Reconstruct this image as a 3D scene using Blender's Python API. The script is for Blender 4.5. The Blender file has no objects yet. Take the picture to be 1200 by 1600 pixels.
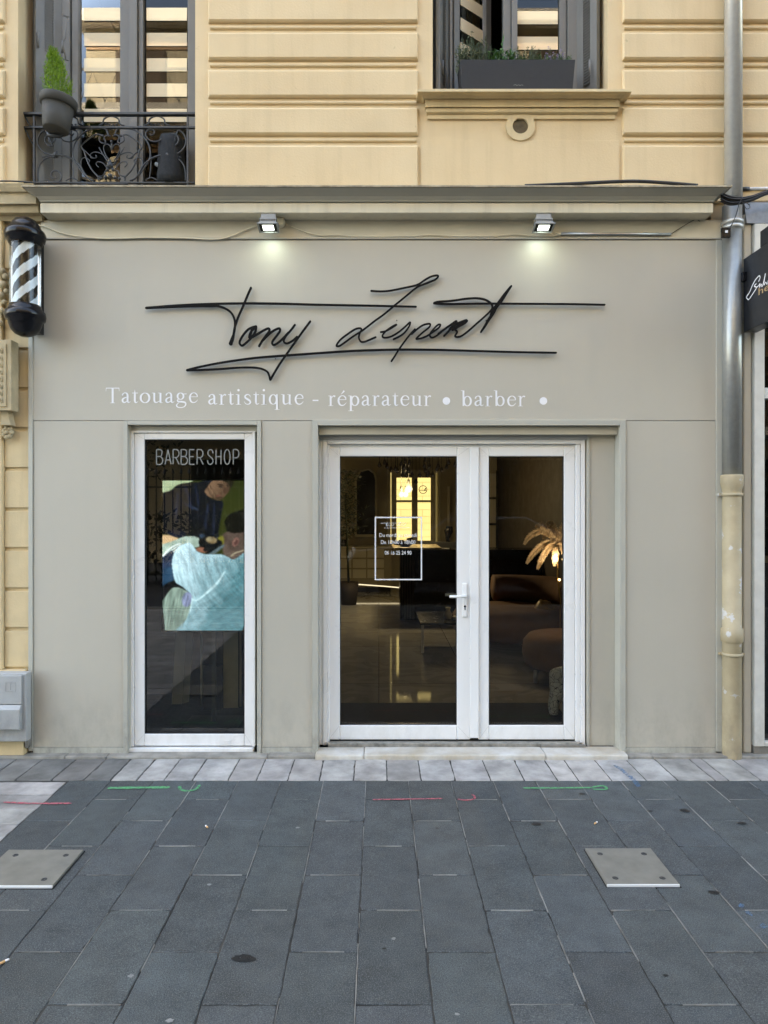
import bpy, bmesh, math, random
import numpy as np
from mathutils import Vector, Matrix, Euler
R = math.radians
rnd = random.Random(7)
sc = bpy.context.scene
col = sc.collection

# ------------------------------------------------------------ camera
F = 1066.7; CX, CY = 592.0, 793.0; CAMY = -4.41; EYE = 1.6
cam = bpy.data.cameras.new('camera'); camo = bpy.data.objects.new('camera', cam); col.objects.link(camo)
camo.location = (0, CAMY, EYE); camo.rotation_euler = (R(90), 0, 0)
cam.sensor_fit = 'AUTO'; cam.sensor_width = 36; cam.lens = 24.0
cam.shift_x = 8/1600; cam.shift_y = -7/1600; cam.clip_start = 0.05; cam.clip_end = 800
sc.camera = camo
# ------------------------------------------------------------ sky, sun, exposure
SUN_EL, SUN_AZ = 42.0, -50.0      # the sun stands behind the shop's building: the shopfront is in open shade
w = bpy.data.worlds.new('World'); sc.world = w; w.use_nodes = True
nt = w.node_tree; bg = nt.nodes['Background']
sky = nt.nodes.new('ShaderNodeTexSky'); sky.sky_type = 'NISHITA'; sky.sun_disc = False
sky.sun_elevation = R(SUN_EL); sky.sun_rotation = R(SUN_AZ); sky.air_density = 1.0; sky.dust_density = 2.5
nt.links.new(sky.outputs[0], bg.inputs[0]); bg.inputs[1].default_value = 0.13
sl = bpy.data.lights.new('sun', 'SUN'); sl.energy = 3.2; sl.angle = R(0.5); sl.color = (1.0, 0.95, 0.86)
so = bpy.data.objects.new('sun', sl); col.objects.link(so)
sd = Vector((math.sin(R(SUN_AZ))*math.cos(R(SUN_EL)), math.cos(R(SUN_AZ))*math.cos(R(SUN_EL)), math.sin(R(SUN_EL))))
so.rotation_euler = sd.to_track_quat('Z', 'Y').to_euler()
so.location = (0, 20, 30)
sc.view_settings.view_transform = 'Standard'; sc.view_settings.look = 'None'; sc.view_settings.gamma = 1
sc.view_settings.exposure = 3.5
sc.view_settings.use_white_balance = True
sc.view_settings.white_balance_temperature = 8000
sc.view_settings.white_balance_tint = 8
sc.render.engine = 'CYCLES'
sc.cycles.use_denoising = True
sc.cycles.max_bounces = 10; sc.cycles.diffuse_bounces = 5; sc.cycles.glossy_bounces = 4
sc.cycles.transparent_max_bounces = 12; sc.cycles.caustics_reflective = False; sc.cycles.caustics_refractive = False
sc.cycles.sample_clamp_indirect = 6

def W(px, py, y=0.0):
    d = y - CAMY
    return ((px-CX)*d/F, y, EYE-(py-CY)*d/F)
def X(px, y=0.0): return (px-CX)*(y-CAMY)/F
def Z(py, y=0.0): return EYE-(py-CY)*(y-CAMY)/F

# ------------------------------------------------------------ materials
MATS = {}
def mat(name, colr, rough=0.6, metal=0.0, var=0.0, vscale=6.0, var2=None, bump=0.0, bscale=60.0,
        spec=0.5, grime=None, streak=None, coat=0.0, alpha=None, detail=6.0, attr=None, speck=None, dark=None):
    m = bpy.data.materials.new(name); m.use_nodes = True; MATS[name] = m
    n = m.node_tree.nodes; l = m.node_tree.links; b = n['Principled BSDF']
    b.inputs['Roughness'].default_value = rough; b.inputs['Metallic'].default_value = metal
    b.inputs['Specular IOR Level'].default_value = spec
    if coat: b.inputs['Coat Weight'].default_value = coat; b.inputs['Coat Roughness'].default_value = 0.08
    geo = n.new('ShaderNodeNewGeometry'); pos = geo.outputs['Position']
    rgb = n.new('ShaderNodeRGB'); rgb.outputs[0].default_value = (*colr, 1); cur = rgb.outputs[0]
    def mix(a, c, fac, mode='MIX'):
        x = n.new('ShaderNodeMix'); x.data_type = 'RGBA'; x.blend_type = mode
        l.new(a, x.inputs['A'])
        if isinstance(c, tuple): x.inputs['B'].default_value = (*c, 1)
        else: l.new(c, x.inputs['B'])
        if isinstance(fac, (int, float)): x.inputs['Factor'].default_value = fac
        else: l.new(fac, x.inputs['Factor'])
        return x.outputs['Result']
    def noise(sc_, det=6.0, rgh=0.6, vec=pos, scl=None):
        t = n.new('ShaderNodeTexNoise'); t.inputs['Scale'].default_value = sc_; t.inputs['Detail'].default_value = det
        t.inputs['Roughness'].default_value = rgh
        if scl:
            mp = n.new('ShaderNodeMapping'); mp.inputs['Scale'].default_value = scl; l.new(vec, mp.inputs[0]); vec = mp.outputs[0]
        l.new(vec, t.inputs['Vector']); return t.outputs['Fac']
    def ramp(v, a, b_, c0=0.0, c1=1.0):
        x = n.new('ShaderNodeMapRange'); x.inputs[1].default_value = a; x.inputs[2].default_value = b_
        x.inputs[3].default_value = c0; x.inputs[4].default_value = c1; l.new(v, x.inputs[0]); return x.outputs[0]
    if attr:
        a = n.new('ShaderNodeAttribute'); a.attribute_name = attr
        cur = mix(cur, a.outputs['Color'], 1.0, 'MULTIPLY')
    if var:
        v = ramp(noise(vscale, detail), 0.3, 0.7)
        c2 = var2 if var2 else tuple(max(0, c*(1-var)) for c in colr)
        if attr:
            g = n.new('ShaderNodeCombineColor')
            vv = ramp(v, 0, 1, 1-var, 1+var*0.4)
            for i in range(3): l.new(vv, g.inputs[i])
            cur = mix(cur, g.outputs[0], 1.0, 'MULTIPLY')
        else: cur = mix(cur, c2, v)
    if speck:                                   # speck: (colour, scale, threshold, strength)
        cur = mix(cur, speck[0], ramp(noise(speck[1], 6.0, 0.62), speck[2], speck[2]+0.035, 0, speck[3]))
    if dark:
        cur = mix(cur, dark[0], ramp(noise(dark[1], 3.0, 0.5, vec=None) if False else noise(dark[1]*1.37, 3.0, 0.5), dark[2], dark[2]+0.05, 0, dark[3]))
    if grime:                                   # grime: (colour, z height, strength): dirt splashed up from the ground
        sep = n.new('ShaderNodeSeparateXYZ'); l.new(pos, sep.inputs[0])
        hz = ramp(sep.outputs[2], 0.0, grime[1], 1.0, 0.0)
        nn = ramp(noise(9.0, 8.0, 0.7, scl=(1, 1, 0.6)), 0.42, 0.66)
        ml = n.new('ShaderNodeMath'); ml.operation = 'MULTIPLY'; l.new(hz, ml.inputs[0]); l.new(nn, ml.inputs[1])
        m2 = n.new('ShaderNodeMath'); m2.operation = 'MULTIPLY'; l.new(ml.outputs[0], m2.inputs[0]); m2.inputs[1].default_value = grime[2]
        cur = mix(cur, grime[0], m2.outputs[0])
    if streak:                                  # streak: (colour, strength): rain streaks
        s_ = ramp(noise(14.0, 5.0, 0.6, scl=(1, 1, 0.06)), 0.5, 0.75, 0, streak[1])
        cur = mix(cur, streak[0], s_)
    l.new(cur, b.inputs['Base Color'])
    if bump:
        bm_ = n.new('ShaderNodeBump'); bm_.inputs['Strength'].default_value = bump; bm_.inputs['Distance'].default_value = 0.004
        l.new(noise(bscale, 5.0, 0.65), bm_.inputs['Height']); l.new(bm_.outputs[0], b.inputs['Normal'])
    if rough > 0.15 and not metal:
        l.new(ramp(noise(vscale*2.3, 4.0), 0.3, 0.7, rough-0.07, rough+0.07), b.inputs['Roughness'])
    return m

def emis(name, colr, s, attr=None):
    m = bpy.data.materials.new(name); m.use_nodes = True; n = m.node_tree.nodes; l = m.node_tree.links
    b = n['Principled BSDF']; b.inputs['Base Color'].default_value = (0.02, 0.02, 0.02, 1)
    b.inputs['Emission Color'].default_value = (*colr, 1); b.inputs['Emission Strength'].default_value = s
    b.inputs['Roughness'].default_value = 0.25
    if attr:
        a = n.new('ShaderNodeAttribute'); a.attribute_name = attr; l.new(a.outputs['Color'], b.inputs['Emission Color'])
    MATS[name] = m; return m

def glass(name, tint=(0.9, 0.95, 0.92), refl=1.0, rough=0.0):
    m = bpy.data.materials.new(name); m.use_nodes = True; n = m.node_tree.nodes; l = m.node_tree.links
    for x in list(n): n.remove(x)
    out = n.new('ShaderNodeOutputMaterial'); mx = n.new('ShaderNodeMixShader'); t = n.new('ShaderNodeBsdfTransparent')
    g = n.new('ShaderNodeBsdfGlossy'); g.inputs['Roughness'].default_value = rough; t.inputs[0].default_value = (*tint, 1)
    g.inputs[0].default_value = (1, 1, 1, 1)
    f = n.new('ShaderNodeFresnel'); f.inputs['IOR'].default_value = 1.5
    mm = n.new('ShaderNodeMath'); mm.operation = 'MULTIPLY'; mm.inputs[1].default_value = refl; mm.use_clamp = True
    l.new(f.outputs[0], mm.inputs[0]); l.new(mm.outputs[0], mx.inputs[0]); l.new(t.outputs[0], mx.inputs[1]); l.new(g.outputs[0], mx.inputs[2])
    l.new(mx.outputs[0], out.inputs[0]); MATS[name] = m; return m

panel = mat('panel_paint', (0.45, 0.42, 0.355), 0.5, var=0.035, vscale=1.6, bump=0.16, bscale=130, speck=((0.24, 0.22, 0.18), 22, 0.735, 0.6), grime=((0.22, 0.21, 0.18), 0.5, 0.45), streak=((0.41, 0.39, 0.325), 0.18))
trimm = mat('trim_paint', (0.43, 0.42, 0.365), 0.45, var=0.06, vscale=4, bump=0.08, grime=((0.16, 0.15, 0.13), 0.5, 0.7))
cornm = mat('cornice_paint', (0.68, 0.63, 0.50), 0.5, var=0.10, vscale=5, bump=0.15, bscale=50, streak=((0.33, 0.31, 0.26), 0.35))
edgem = mat('cornice_edge', (0.45, 0.38, 0.27), 0.8, var=0.5, vscale=18, bump=0.6, bscale=90)
stucco = mat('stucco', (0.69, 0.54, 0.335), 0.85, var=0.16, vscale=1.7, var2=(0.62, 0.47, 0.28), bump=0.45, bscale=75, speck=((0.40, 0.30, 0.17), 26, 0.70, 0.5), streak=((0.50, 0.38, 0.22), 0.35))
stone = mat('stone_trim', (0.66, 0.52, 0.31), 0.8, var=0.15, vscale=5, bump=0.35, bscale=90, streak=((0.42, 0.33, 0.2), 0.4))
relief = mat('carved_stone', (0.50, 0.41, 0.26), 0.85, var=0.25, vscale=12, bump=0.5, bscale=80)
upvc = mat('white_upvc', (0.79, 0.79, 0.785), 0.32, var=0.01, vscale=3, grime=((0.40, 0.37, 0.32), 0.25, 0.35))
upvc2 = mat('cream_reveal', (0.52, 0.49, 0.41), 0.45, var=0.08, vscale=5)
alu = mat('aluminium', (0.55, 0.55, 0.55), 0.35, 1.0, var=0.2, vscale=20)
wingrey = mat('window_grey', (0.155, 0.15, 0.138), 0.45, var=0.12, vscale=6, bump=0.08)
shutgrey = mat('shutter_grey', (0.15, 0.145, 0.133), 0.5, var=0.15, vscale=8)
iron = mat('wrought_iron', (0.014, 0.016, 0.020), 0.45, var=0.5, vscale=40, var2=(0.032, 0.036, 0.04), bump=0.2, spec=0.6)
blackp = mat('black_gloss', (0.005, 0.005, 0.007), 0.22, spec=0.30)
letter = mat('letter_black', (0.004, 0.004, 0.0045), 0.5, spec=0.12)
white = mat('vinyl_white', (0.80, 0.80, 0.82), 0.5, var=0.05, vscale=20)
dimwhite = mat('vinyl_grey', (0.20, 0.21, 0.20), 0.5)
potm = mat('pot_plastic', (0.066, 0.064, 0.058), 0.6, spec=0.2, var=0.1, vscale=15)
trough = mat('trough_plastic', (0.030, 0.031, 0.034), 0.6, spec=0.25, var=0.06, vscale=15)
soil = mat('soil', (0.03, 0.02, 0.012), 0.95, var=0.4, vscale=60, bump=1, bscale=150)
galv = mat('galvanised', (0.60, 0.60, 0.58), 0.27, 0.4, var=0.12, vscale=30, bump=0.05, bscale=60, streak=((0.36, 0.36, 0.35), 0.5))
castp = mat('cast_iron_cream', (0.44, 0.365, 0.235), 0.6, var=0.2, vscale=8, bump=0.35, bscale=60, speck=((0.50, 0.50, 0.49), 11.0, 0.60, 0.9), grime=((0.22, 0.18, 0.12), 0.7, 0.8))
marble = mat('marble_step', (0.60, 0.59, 0.56), 0.35, var=0.5, vscale=6, var2=(0.42, 0.36, 0.27), bump=0.1, streak=((0.30, 0.28, 0.24), 0.4))
basest = mat('base_stone', (0.24, 0.22, 0.19), 0.8, var=0.4, vscale=14, bump=0.6)
slab = mat('basalt_slab', (0.056, 0.067, 0.072), 0.66, var=0.42, vscale=7.0, attr='tone', bump=0.9, bscale=170, detail=14, speck=((0.150, 0.168, 0.172), 250, 0.53, 0.55), dark=((0.018, 0.021, 0.023), 160, 0.54, 0.6))
slabw = mat('granite_slab', (0.39, 0.375, 0.355), 0.75, var=0.55, vscale=5, attr='tone', bump=0.5, bscale=240, detail=12, speck=((0.13, 0.13, 0.13), 200, 0.62, 0.6), streak=((0.2, 0.2, 0.195), 0.4))
mortar = mat('joint_mortar', (0.07, 0.068, 0.062), 0.95, var=1.0, vscale=3.0, var2=(0.014, 0.013, 0.012), bump=0.8, bscale=200)
mortarl = mat('joint_pale', (0.33, 0.33, 0.31), 0.95, var=1.0, vscale=4.5, var2=(0.05, 0.05, 0.048), bump=0.8, bscale=200)
asph = mat('asphalt', (0.05, 0.05, 0.052), 0.9, var=0.3, vscale=30, bump=0.6, bscale=200)
coverm = mat('cover_metal', (0.23, 0.225, 0.20), 0.5, 0.25, var=0.25, vscale=12, bump=0.1)
edgealu = mat('bright_edge', (0.85, 0.87, 0.88), 0.3, 0.3)
darkm = mat('dark_gap', (0.012, 0.012, 0.012), 0.9)
boxm = mat('utility_box_grey', (0.37, 0.38, 0.38), 0.5, var=0.15, vscale=9, grime=((0.12, 0.11, 0.10), 0.45, 0.7))
wirem = mat('cable_white', (0.68, 0.63, 0.50), 0.5)
wireb = mat('cable_black', (0.012, 0.012, 0.014), 0.5)
lampg = mat('lamp_grey', (0.30, 0.30, 0.29), 0.5, var=0.15, vscale=30)
glow = emis('lamp_glow', (0.85, 1.0, 1.0), 0.45)
paneg = glass('pane_glass', (0.80, 0.84, 0.80), 2.3)
panedoor = glass('pane_door', (0.86, 0.88, 0.84), 1.35)
clear = glass('clear_tube', (0.93, 0.95, 0.95), 0.6, 0.02)
paneup = glass('pane_upper', (0.75, 0.76, 0.72), 0.85)
green_s = mat('spray_green', (0.06, 0.36, 0.12), 0.8, var=0.5, vscale=40, var2=(0.09, 0.20, 0.13))
red_s = mat('spray_red', (0.50, 0.09, 0.12), 0.8, var=0.6, vscale=40, var2=(0.30, 0.10, 0.12))
blue_s = mat('spray_blue', (0.08, 0.20, 0.36), 0.8, var=0.7, vscale=40, var2=(0.10, 0.2, 0.32))
stainm = mat('stain', (0.012, 0.013, 0.015), 0.5, var=0.4, vscale=50)
gum = mat('gum', (0.26, 0.27, 0.27), 0.8, var=0.3, vscale=60)

def porous(m, scale=70, lo=0.42, hi=0.56):
    n = m.node_tree.nodes; l = m.node_tree.links; out = n['Material Output']; b = n['Principled BSDF']
    g = n.new('ShaderNodeNewGeometry'); t = n.new('ShaderNodeTexNoise'); t.inputs['Scale'].default_value = scale; t.inputs['Detail'].default_value = 6; l.new(g.outputs['Position'], t.inputs['Vector'])
    r_ = n.new('ShaderNodeMapRange'); r_.inputs[1].default_value = lo; r_.inputs[2].default_value = hi; l.new(t.outputs['Fac'], r_.inputs[0])
    x = n.new('ShaderNodeMixShader'); tr_ = n.new('ShaderNodeBsdfTransparent'); l.new(r_.outputs[0], x.inputs[0]); l.new(tr_.outputs[0], x.inputs[1]); l.new(b.outputs[0], x.inputs[2]); l.new(x.outputs[0], out.inputs[0])
porous(green_s, 90, 0.28, 0.42); porous(red_s, 80, 0.28, 0.52); porous(blue_s, 60, 0.34, 0.80); porous(stainm, 110, 0.30, 0.42)
# ------------------------------------------------------------ mesh builder
class MB:
    def __init__(s): s.v = []; s.f = []; s.m = []; s.sm = []; s.tone = []; s.cur = 0; s.t = (1, 1, 1); s.smooth = False
    def add(s, vs, fs):
        o = len(s.v); s.v += [tuple(v) for v in vs]
        for f in fs: s.f.append([o+i for i in f]); s.m.append(s.cur); s.sm.append(s.smooth); s.tone.append(s.t)
        return s
    def box(s, x0, x1, y0, y1, z0, z1):
        x0, x1 = sorted((x0, x1)); y0, y1 = sorted((y0, y1)); z0, z1 = sorted((z0, z1))
        return s.add([(x0,y0,z0),(x1,y0,z0),(x1,y1,z0),(x0,y1,z0),(x0,y0,z1),(x1,y0,z1),(x1,y1,z1),(x0,y1,z1)],
              [(0,3,2,1),(4,5,6,7),(0,1,5,4),(1,2,6,5),(2,3,7,6),(3,0,4,7)])
    def quad(s, *p): return s.add(p, [tuple(range(len(p)))])
    def prism(s, poly, a0, a1, axis='y'):
        n = len(poly)
        def P(u, v, a): return (u, a, v) if axis == 'y' else ((a, u, v) if axis == 'x' else (u, v, a))
        vs = [P(u, v, a0) for u, v in poly]+[P(u, v, a1) for u, v in poly]
        return s.add(vs, [tuple(range(n)), tuple(range(2*n-1, n-1, -1))]+[(i, n+i, n+(i+1) % n, (i+1) % n) for i in range(n)])
    def tube(s, pts, r, n=8, cap=True):
        pts = [Vector(p) for p in pts]; rs = r if isinstance(r, (list, tuple)) else [r]*len(pts)
        vs = []; up = Vector((0.013, 0.97, 0.11))
        for i, p in enumerate(pts):
            a = pts[max(0, i-1)]; b = pts[min(len(pts)-1, i+1)]; t = (b-a)
            if t.length < 1e-9: t = Vector((0, 0, 1))
            t.normalize(); e = up.cross(t)
            if e.length < 0.05: e = Vector((1, 0, 0)).cross(t)
            e.normalize(); g = t.cross(e)
            for k in range(n):
                q = 2*math.pi*k/n; vs.append(p+(e*math.cos(q)+g*math.sin(q))*rs[i])
        fs = [(i*n+k, i*n+(k+1) % n, (i+1)*n+(k+1) % n, (i+1)*n+k) for i in range(len(pts)-1) for k in range(n)]
        if cap: fs += [tuple(range(n-1, -1, -1)), tuple(range((len(pts)-1)*n, len(pts)*n))]
        o = s.smooth; s.smooth = True; s.add(vs, fs); s.smooth = o; return s
    def lathe(s, prof, c=(0, 0, 0), n=28, M=None, a0=0, a1=2*math.pi):
        vs = []; k = len(prof)
        for j in range(n):
            q = a0+(a1-a0)*j/n
            for r, z in prof:
                p = Vector((r*math.cos(q), r*math.sin(q), z))
                if M is not None: p = M @ p
                vs.append((p.x+c[0], p.y+c[1], p.z+c[2]))
        fs = [(j*k+i, ((j+1) % n)*k+i, ((j+1) % n)*k+i+1, j*k+i+1) for j in range(n) for i in range(k-1)]
        o = s.smooth; s.smooth = True; s.add(vs, fs); s.smooth = o; return s
    def ribbon(s, pts, y, th, wscale=1.0, dy=0.00003):
        """flat stroke in the x/z plane: pts (x,z,w); front face at y, thickness th behind it"""
        L = []; Rr = []
        for i, (x, z, w_) in enumerate(pts):
            a = pts[max(0, i-1)]; b = pts[min(len(pts)-1, i+1)]
            t = Vector((b[0]-a[0], b[1]-a[1]))
            if t.length < 1e-9: t = Vector((1, 0))
            t.normalize(); nx, nz = -t.y*w_*wscale/2, t.x*w_*wscale/2
            yy = y-dy*i
            L.append((x+nx, yy, z+nz)); Rr.append((x-nx, yy, z-nz))
        n = len(pts); vs = L+Rr+[(a, y+th, c) for a, b, c in L]+[(a, y+th, c) for a, b, c in Rr]
        fs = []
        for i in range(n-1):
            fs += [(i, n+i, n+i+1, i+1)]
            if th > 0.0015: fs += [(i, i+1, 2*n+i+1, 2*n+i), (n+i+1, n+i, 3*n+i, 3*n+i+1)]
        if th > 0.0015: fs += [(0, 2*n, 3*n, n), (n-1, 2*n-1, 4*n-1, 3*n-1)]
        return s.add(vs, fs)
    def disc(s, x, z, r, y, n=16, rz=None):
        return s.add([(x+r*math.cos(2*math.pi*k/n), y, z+(rz or r)*math.sin(2*math.pi*k/n)) for k in range(n)], [tuple(range(n))])
    def moulding(s, prof, x0, x1, y0):
        """prof: (projection, z, extra length at each end)"""
        rows = [[(x0-e, y0, z), (x0-e, y0-p, z), (x1+e, y0-p, z), (x1+e, y0, z)] for p, z, e in prof]
        vs = [v for r in rows for v in r]
        return s.add(vs, [(i*4+j, i*4+j+1, i*4+4+j+1, i*4+4+j) for i in range(len(rows)-1) for j in range(3)])
    def build(s, name, mats, parent=None, bevel=0.0, seg=2, solid=0.0):
        me = bpy.data.meshes.new(name)
        off = Vector(parent_world(parent)) if parent else Vector((0, 0, 0))
        me.from_pydata([(a-off.x, b-off.y, c-off.z) for a, b, c in s.v], [], s.f)
        for m in (mats if isinstance(mats, (list, tuple)) else [mats]): me.materials.append(m)
        for p, mi, sm in zip(me.polygons, s.m, s.sm): p.material_index = mi; p.use_smooth = sm
        if any(t != (1, 1, 1) for t in s.tone):
            at = me.attributes.new('tone', 'FLOAT_COLOR', 'FACE')
            at.data.foreach_set('color', [c for t in s.tone for c in (*t, 1.0)])
        bm = bmesh.new(); bm.from_mesh(me); bmesh.ops.remove_doubles(bm, verts=bm.verts, dist=1e-6)
        if len(bm.faces) < 60000: bmesh.ops.recalc_face_normals(bm, faces=bm.faces)
        bm.to_mesh(me); bm.free()
        o = bpy.data.objects.new(name, me); col.objects.link(o)
        if parent: o.parent = parent
        if bevel:
            b = o.modifiers.new('b', 'BEVEL'); b.width = bevel; b.segments = seg; b.limit_method = 'ANGLE'; b.angle_limit = R(40)
        if solid:
            b = o.modifiers.new('s', 'SOLIDIFY'); b.thickness = solid
        return o
def parent_world(p):
    v = Vector((0, 0, 0))
    while p: v += Vector(p.location); p = p.parent
    return v
def thing(name, label, cat, loc=(0, 0, 0), group=None):
    o = bpy.data.objects.new(name, None); col.objects.link(o); o.location = loc; o.empty_display_size = 0.1
    o['label'] = label; o['category'] = cat
    if group: o['group'] = group
    return o
def tag(o, label, cat, group=None):
    o['label'] = label; o['category'] = cat
    if group: o['group'] = group
    return o
def struct(o): o['kind'] = 'structure'; return o
def smooth(pts, n=6):
    """Catmull-Rom through points of any dimension"""
    P = [np.array(p, float) for p in pts]; out = []
    for i in range(len(P)-1):
        p0 = P[max(0, i-1)]; p1 = P[i]; p2 = P[i+1]; p3 = P[min(len(P)-1, i+2)]
        for k in range(n):
            t = k/n
            out.append(tuple(0.5*((2*p1)+(-p0+p2)*t+(2*p0-5*p1+4*p2-p3)*t*t+(-p0+3*p1-3*p2+p3)*t**3)))
    out.append(tuple(P[-1])); return out
def bx(name, mats, parent, *dims, bevel=0.0):
    m = MB()
    for d in (dims if isinstance(dims[0], (tuple, list)) else [dims]): m.box(*d)
    return m.build(name, mats, parent, bevel=bevel)
def leaf(m, p, d, L, w_, up=None):
    d = Vector(d).normalized(); s_ = d.cross(Vector((rnd.uniform(-1, 1), rnd.uniform(-1, 1), rnd.uniform(-1, 1))))
    if s_.length < 0.01: s_ = Vector((1, 0, 0))
    s_.normalize(); p = Vector(p); q = p+d*L
    m.add([p, p+d*L*0.5+s_*w_/2, q, p+d*L*0.5-s_*w_/2], [(0, 1, 2, 3)])

# ============================================================ GROUND
gm = MB(); gm.quad((-120, -120, -0.03), (120, -120, -0.03), (120, 30, -0.03), (-120, 30, -0.03))
struct(gm.build('road', asph))
gm = MB(); gm.quad((-12, -6.3, -0.004), (12, -6.3, -0.004), (12, 0.12, -0.004), (-12, 0.12, -0.004))
struct(gm.build('pavement_bed', [mortar]))
def tone(a, b, tint=0.02):
    g = rnd.uniform(a, b); return (g*(1+rnd.uniform(-tint, tint)), g, g*(1+rnd.uniform(-tint, tint)))
def addslab(m, x0, x1, y0, y1, gap=0.003, h=0.0):
    m.t = tone(0.74, 1.24, 0.035) if h == 0 else (tone(0.78, 1.14, 0.02) if h == 1 else tone(0.38, 0.5, 0.03))
    g = gap*rnd.uniform(0.45, 1.6)/1.0; dz = rnd.uniform(-0.0012, 0.0012)
    t1, t2 = rnd.uniform(-0.0012, 0.0012), rnd.uniform(-0.0012, 0.0012); b = 0.003
    X0, X1, Y0, Y1 = x0+g/2, x1-g/2, y0+g/2, y1-g/2
    zz = [dz, dz+t1, dz+t1+t2, dz+t2]
    def edge(p, q, n_):
        return [(p[0]+(q[0]-p[0])*i/n_, p[1]+(q[1]-p[1])*i/n_) for i in range(n_)]
    n1, n2 = max(2, int((X1-X0)/0.03)), max(2, int((Y1-Y0)/0.03))
    per = edge((X0, Y0), (X1, Y0), n1)+edge((X1, Y0), (X1, Y1), n2)+edge((X1, Y1), (X0, Y1), n1)+edge((X0, Y1), (X0, Y0), n2)
    cen = ((X0+X1)/2, (Y0+Y1)/2); J = 0.0011; N_ = len(per); P1 = []; cor_ids = {0, n1, n1+n2, 2*n1+n2}
    for i_, (a, b_) in enumerate(per):
        jx, jy = rnd.gauss(0, J), rnd.gauss(0, J)
        if rnd.random() < 0.03 or (i_ in cor_ids and rnd.random() < 0.3): k_ = rnd.uniform(0.001, 0.006); jx += k_*(1 if a < cen[0] else -1)*(abs(a-cen[0]) > (X1-X0)*0.45); jy += k_*(1 if b_ < cen[1] else -1)*(abs(b_-cen[1]) > (Y1-Y0)*0.45)
        P1.append((a+jx, b_+jy))
    def zat(a, b_): u = (a-X0)/(X1-X0); v = (b_-Y0)/(Y1-Y0); return dz+t1*u+t2*v
    def inn(p, k_): return (p[0]+k_*(1 if p[0] < cen[0] else -1)*(abs(p[0]-cen[0]) > (X1-X0)*0.44), p[1]+k_*(1 if p[1] < cen[1] else -1)*(abs(p[1]-cen[1]) > (Y1-Y0)*0.44))
    P2 = [inn(p, 0.0028) for p in P1]
    vs = [(p[0], p[1], -0.012) for p in P1]+[(p[0], p[1], zat(*p)-0.0022) for p in P1]+[(p[0], p[1], zat(*p)) for p in P2]
    m.add(vs, [(i, (i+1) % N_, N_+(i+1) % N_, N_+i) for i in range(N_)]+[(N_+i, N_+(i+1) % N_, 2*N_+(i+1) % N_, 2*N_+i) for i in range(N_)]+[tuple(range(2*N_, 3*N_))])
    return
    cor = [(X0, Y0), (X1, Y0), (X1, Y1), (X0, Y1)]; ins = [(b, b), (-b, b), (-b, -b), (b, -b)]
    vs = [(c[0], c[1], -0.012) for c in cor]+[(c[0], c[1], z_-0.0022) for c, z_ in zip(cor, zz)]+[(c[0]+i[0], c[1]+i[1], z_) for c, i, z_ in zip(cor, ins, zz)]
    m.add(vs, [(0, 1, 5, 4), (1, 2, 6, 5), (2, 3, 7, 6), (3, 0, 4, 7), (4, 5, 9, 8), (5, 6, 10, 9), (6, 7, 11, 10), (7, 4, 8, 11), (8, 9, 10, 11)])
SW, SL = 0.2484, 0.5150
YE = -0.41                                     # edge between the pale strip and the dark paving
m = MB()
XL = -1.816                                    # left edge of the dark paving
for c in range(-7, 32):
    x0 = -0.0761+SW*c; x1 = x0+SW
    if x1 < XL+0.02 or x0 > 8: continue
    x0 = max(x0, XL)
    y = (-0.667 if c % 2 == 0 else -0.921); 
    if x0 > 1.9 and c % 3 == 0: y += 0.12
    ytop = YE
    ys = [ytop, y]
    while ys[-1] > -6.2: ys.append(ys[-1]-SL)
    for a, b in zip(ys[1:], ys[:-1]): addslab(m, x0, x1, a, b, 0.0042)
struct(m.build('paving', slab))
m = MB()
pxs = [-60, -22, 22, 79, 130, 172, 213, 256, 300, 356, 400, 449, 499, 552, 605, 658, 712, 767, 820, 872, 905, 957, 1010, 1060, 1118, 1140, 1190, 1250, 1310]
xs = [X(p, YE) for p in pxs]; xs = [xs[0]-0.25*k for k in range(12, 0, -1)]+xs+[xs[-1]+0.25*k for k in range(1, 12)]
for a, b in zip(xs[:-1], xs[1:]): addslab(m, a, b, YE, -0.062, 0.0065, h=1 if a > -1.62 else 2)
struct(m.build('pale_strip', slabw))
m = MB(); y = YE-0.02; k = 0
while y > -6.2:
    x = XL-0.003; first = True
    while x > -9:
        L = (0.75 if k % 2 else 0.48) if first else 0.9
        addslab(m, x-L, x, y-0.175, y, 0.006, h=1); x -= L; first = False
    y -= 0.175; k += 1
struct(m.build('pale_paving', slabw))
m = MB(); m.quad((-9, YE-0.02, -0.002), (XL, YE-0.02, -0.002), (XL, YE, -0.002), (-9, YE, -0.002)); struct(m.build('joint_strip', mortar))
m = MB(); m.box(-14, 14, -6.5, -6.3, -0.03, 0.0); struct(m.build('kerb', basest, bevel=0.01))
# pale pointing left in some joints
m = MB()
for c in range(-6, 14):
    x = -0.0761+SW*c; y = YE-0.01
    while y > -2.4:
        L = rnd.uniform(0.1, 0.5); far = (y+2.5)/2.1
        if rnd.random() < 0.25+0.72*far: w_ = rnd.uniform(0.0012, 0.0022); m.box(x-w_, x+w_, y-L, y, -0.006, 0.0006)
        y -= L+rnd.uniform(0.02, 0.2)
    y = (-0.667 if c % 2 == 0 else -0.921)
    while y > -2.4:
        if rnd.random() < 0.75: a_ = rnd.uniform(0, 0.08); m.box(x+a_, x+SW-0.003-rnd.uniform(0, .08), y-0.0016, y+0.0016, -0.006, 0.0006)
        y -= SL
struct(m.build('joint_pointing', mortarl))
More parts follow.
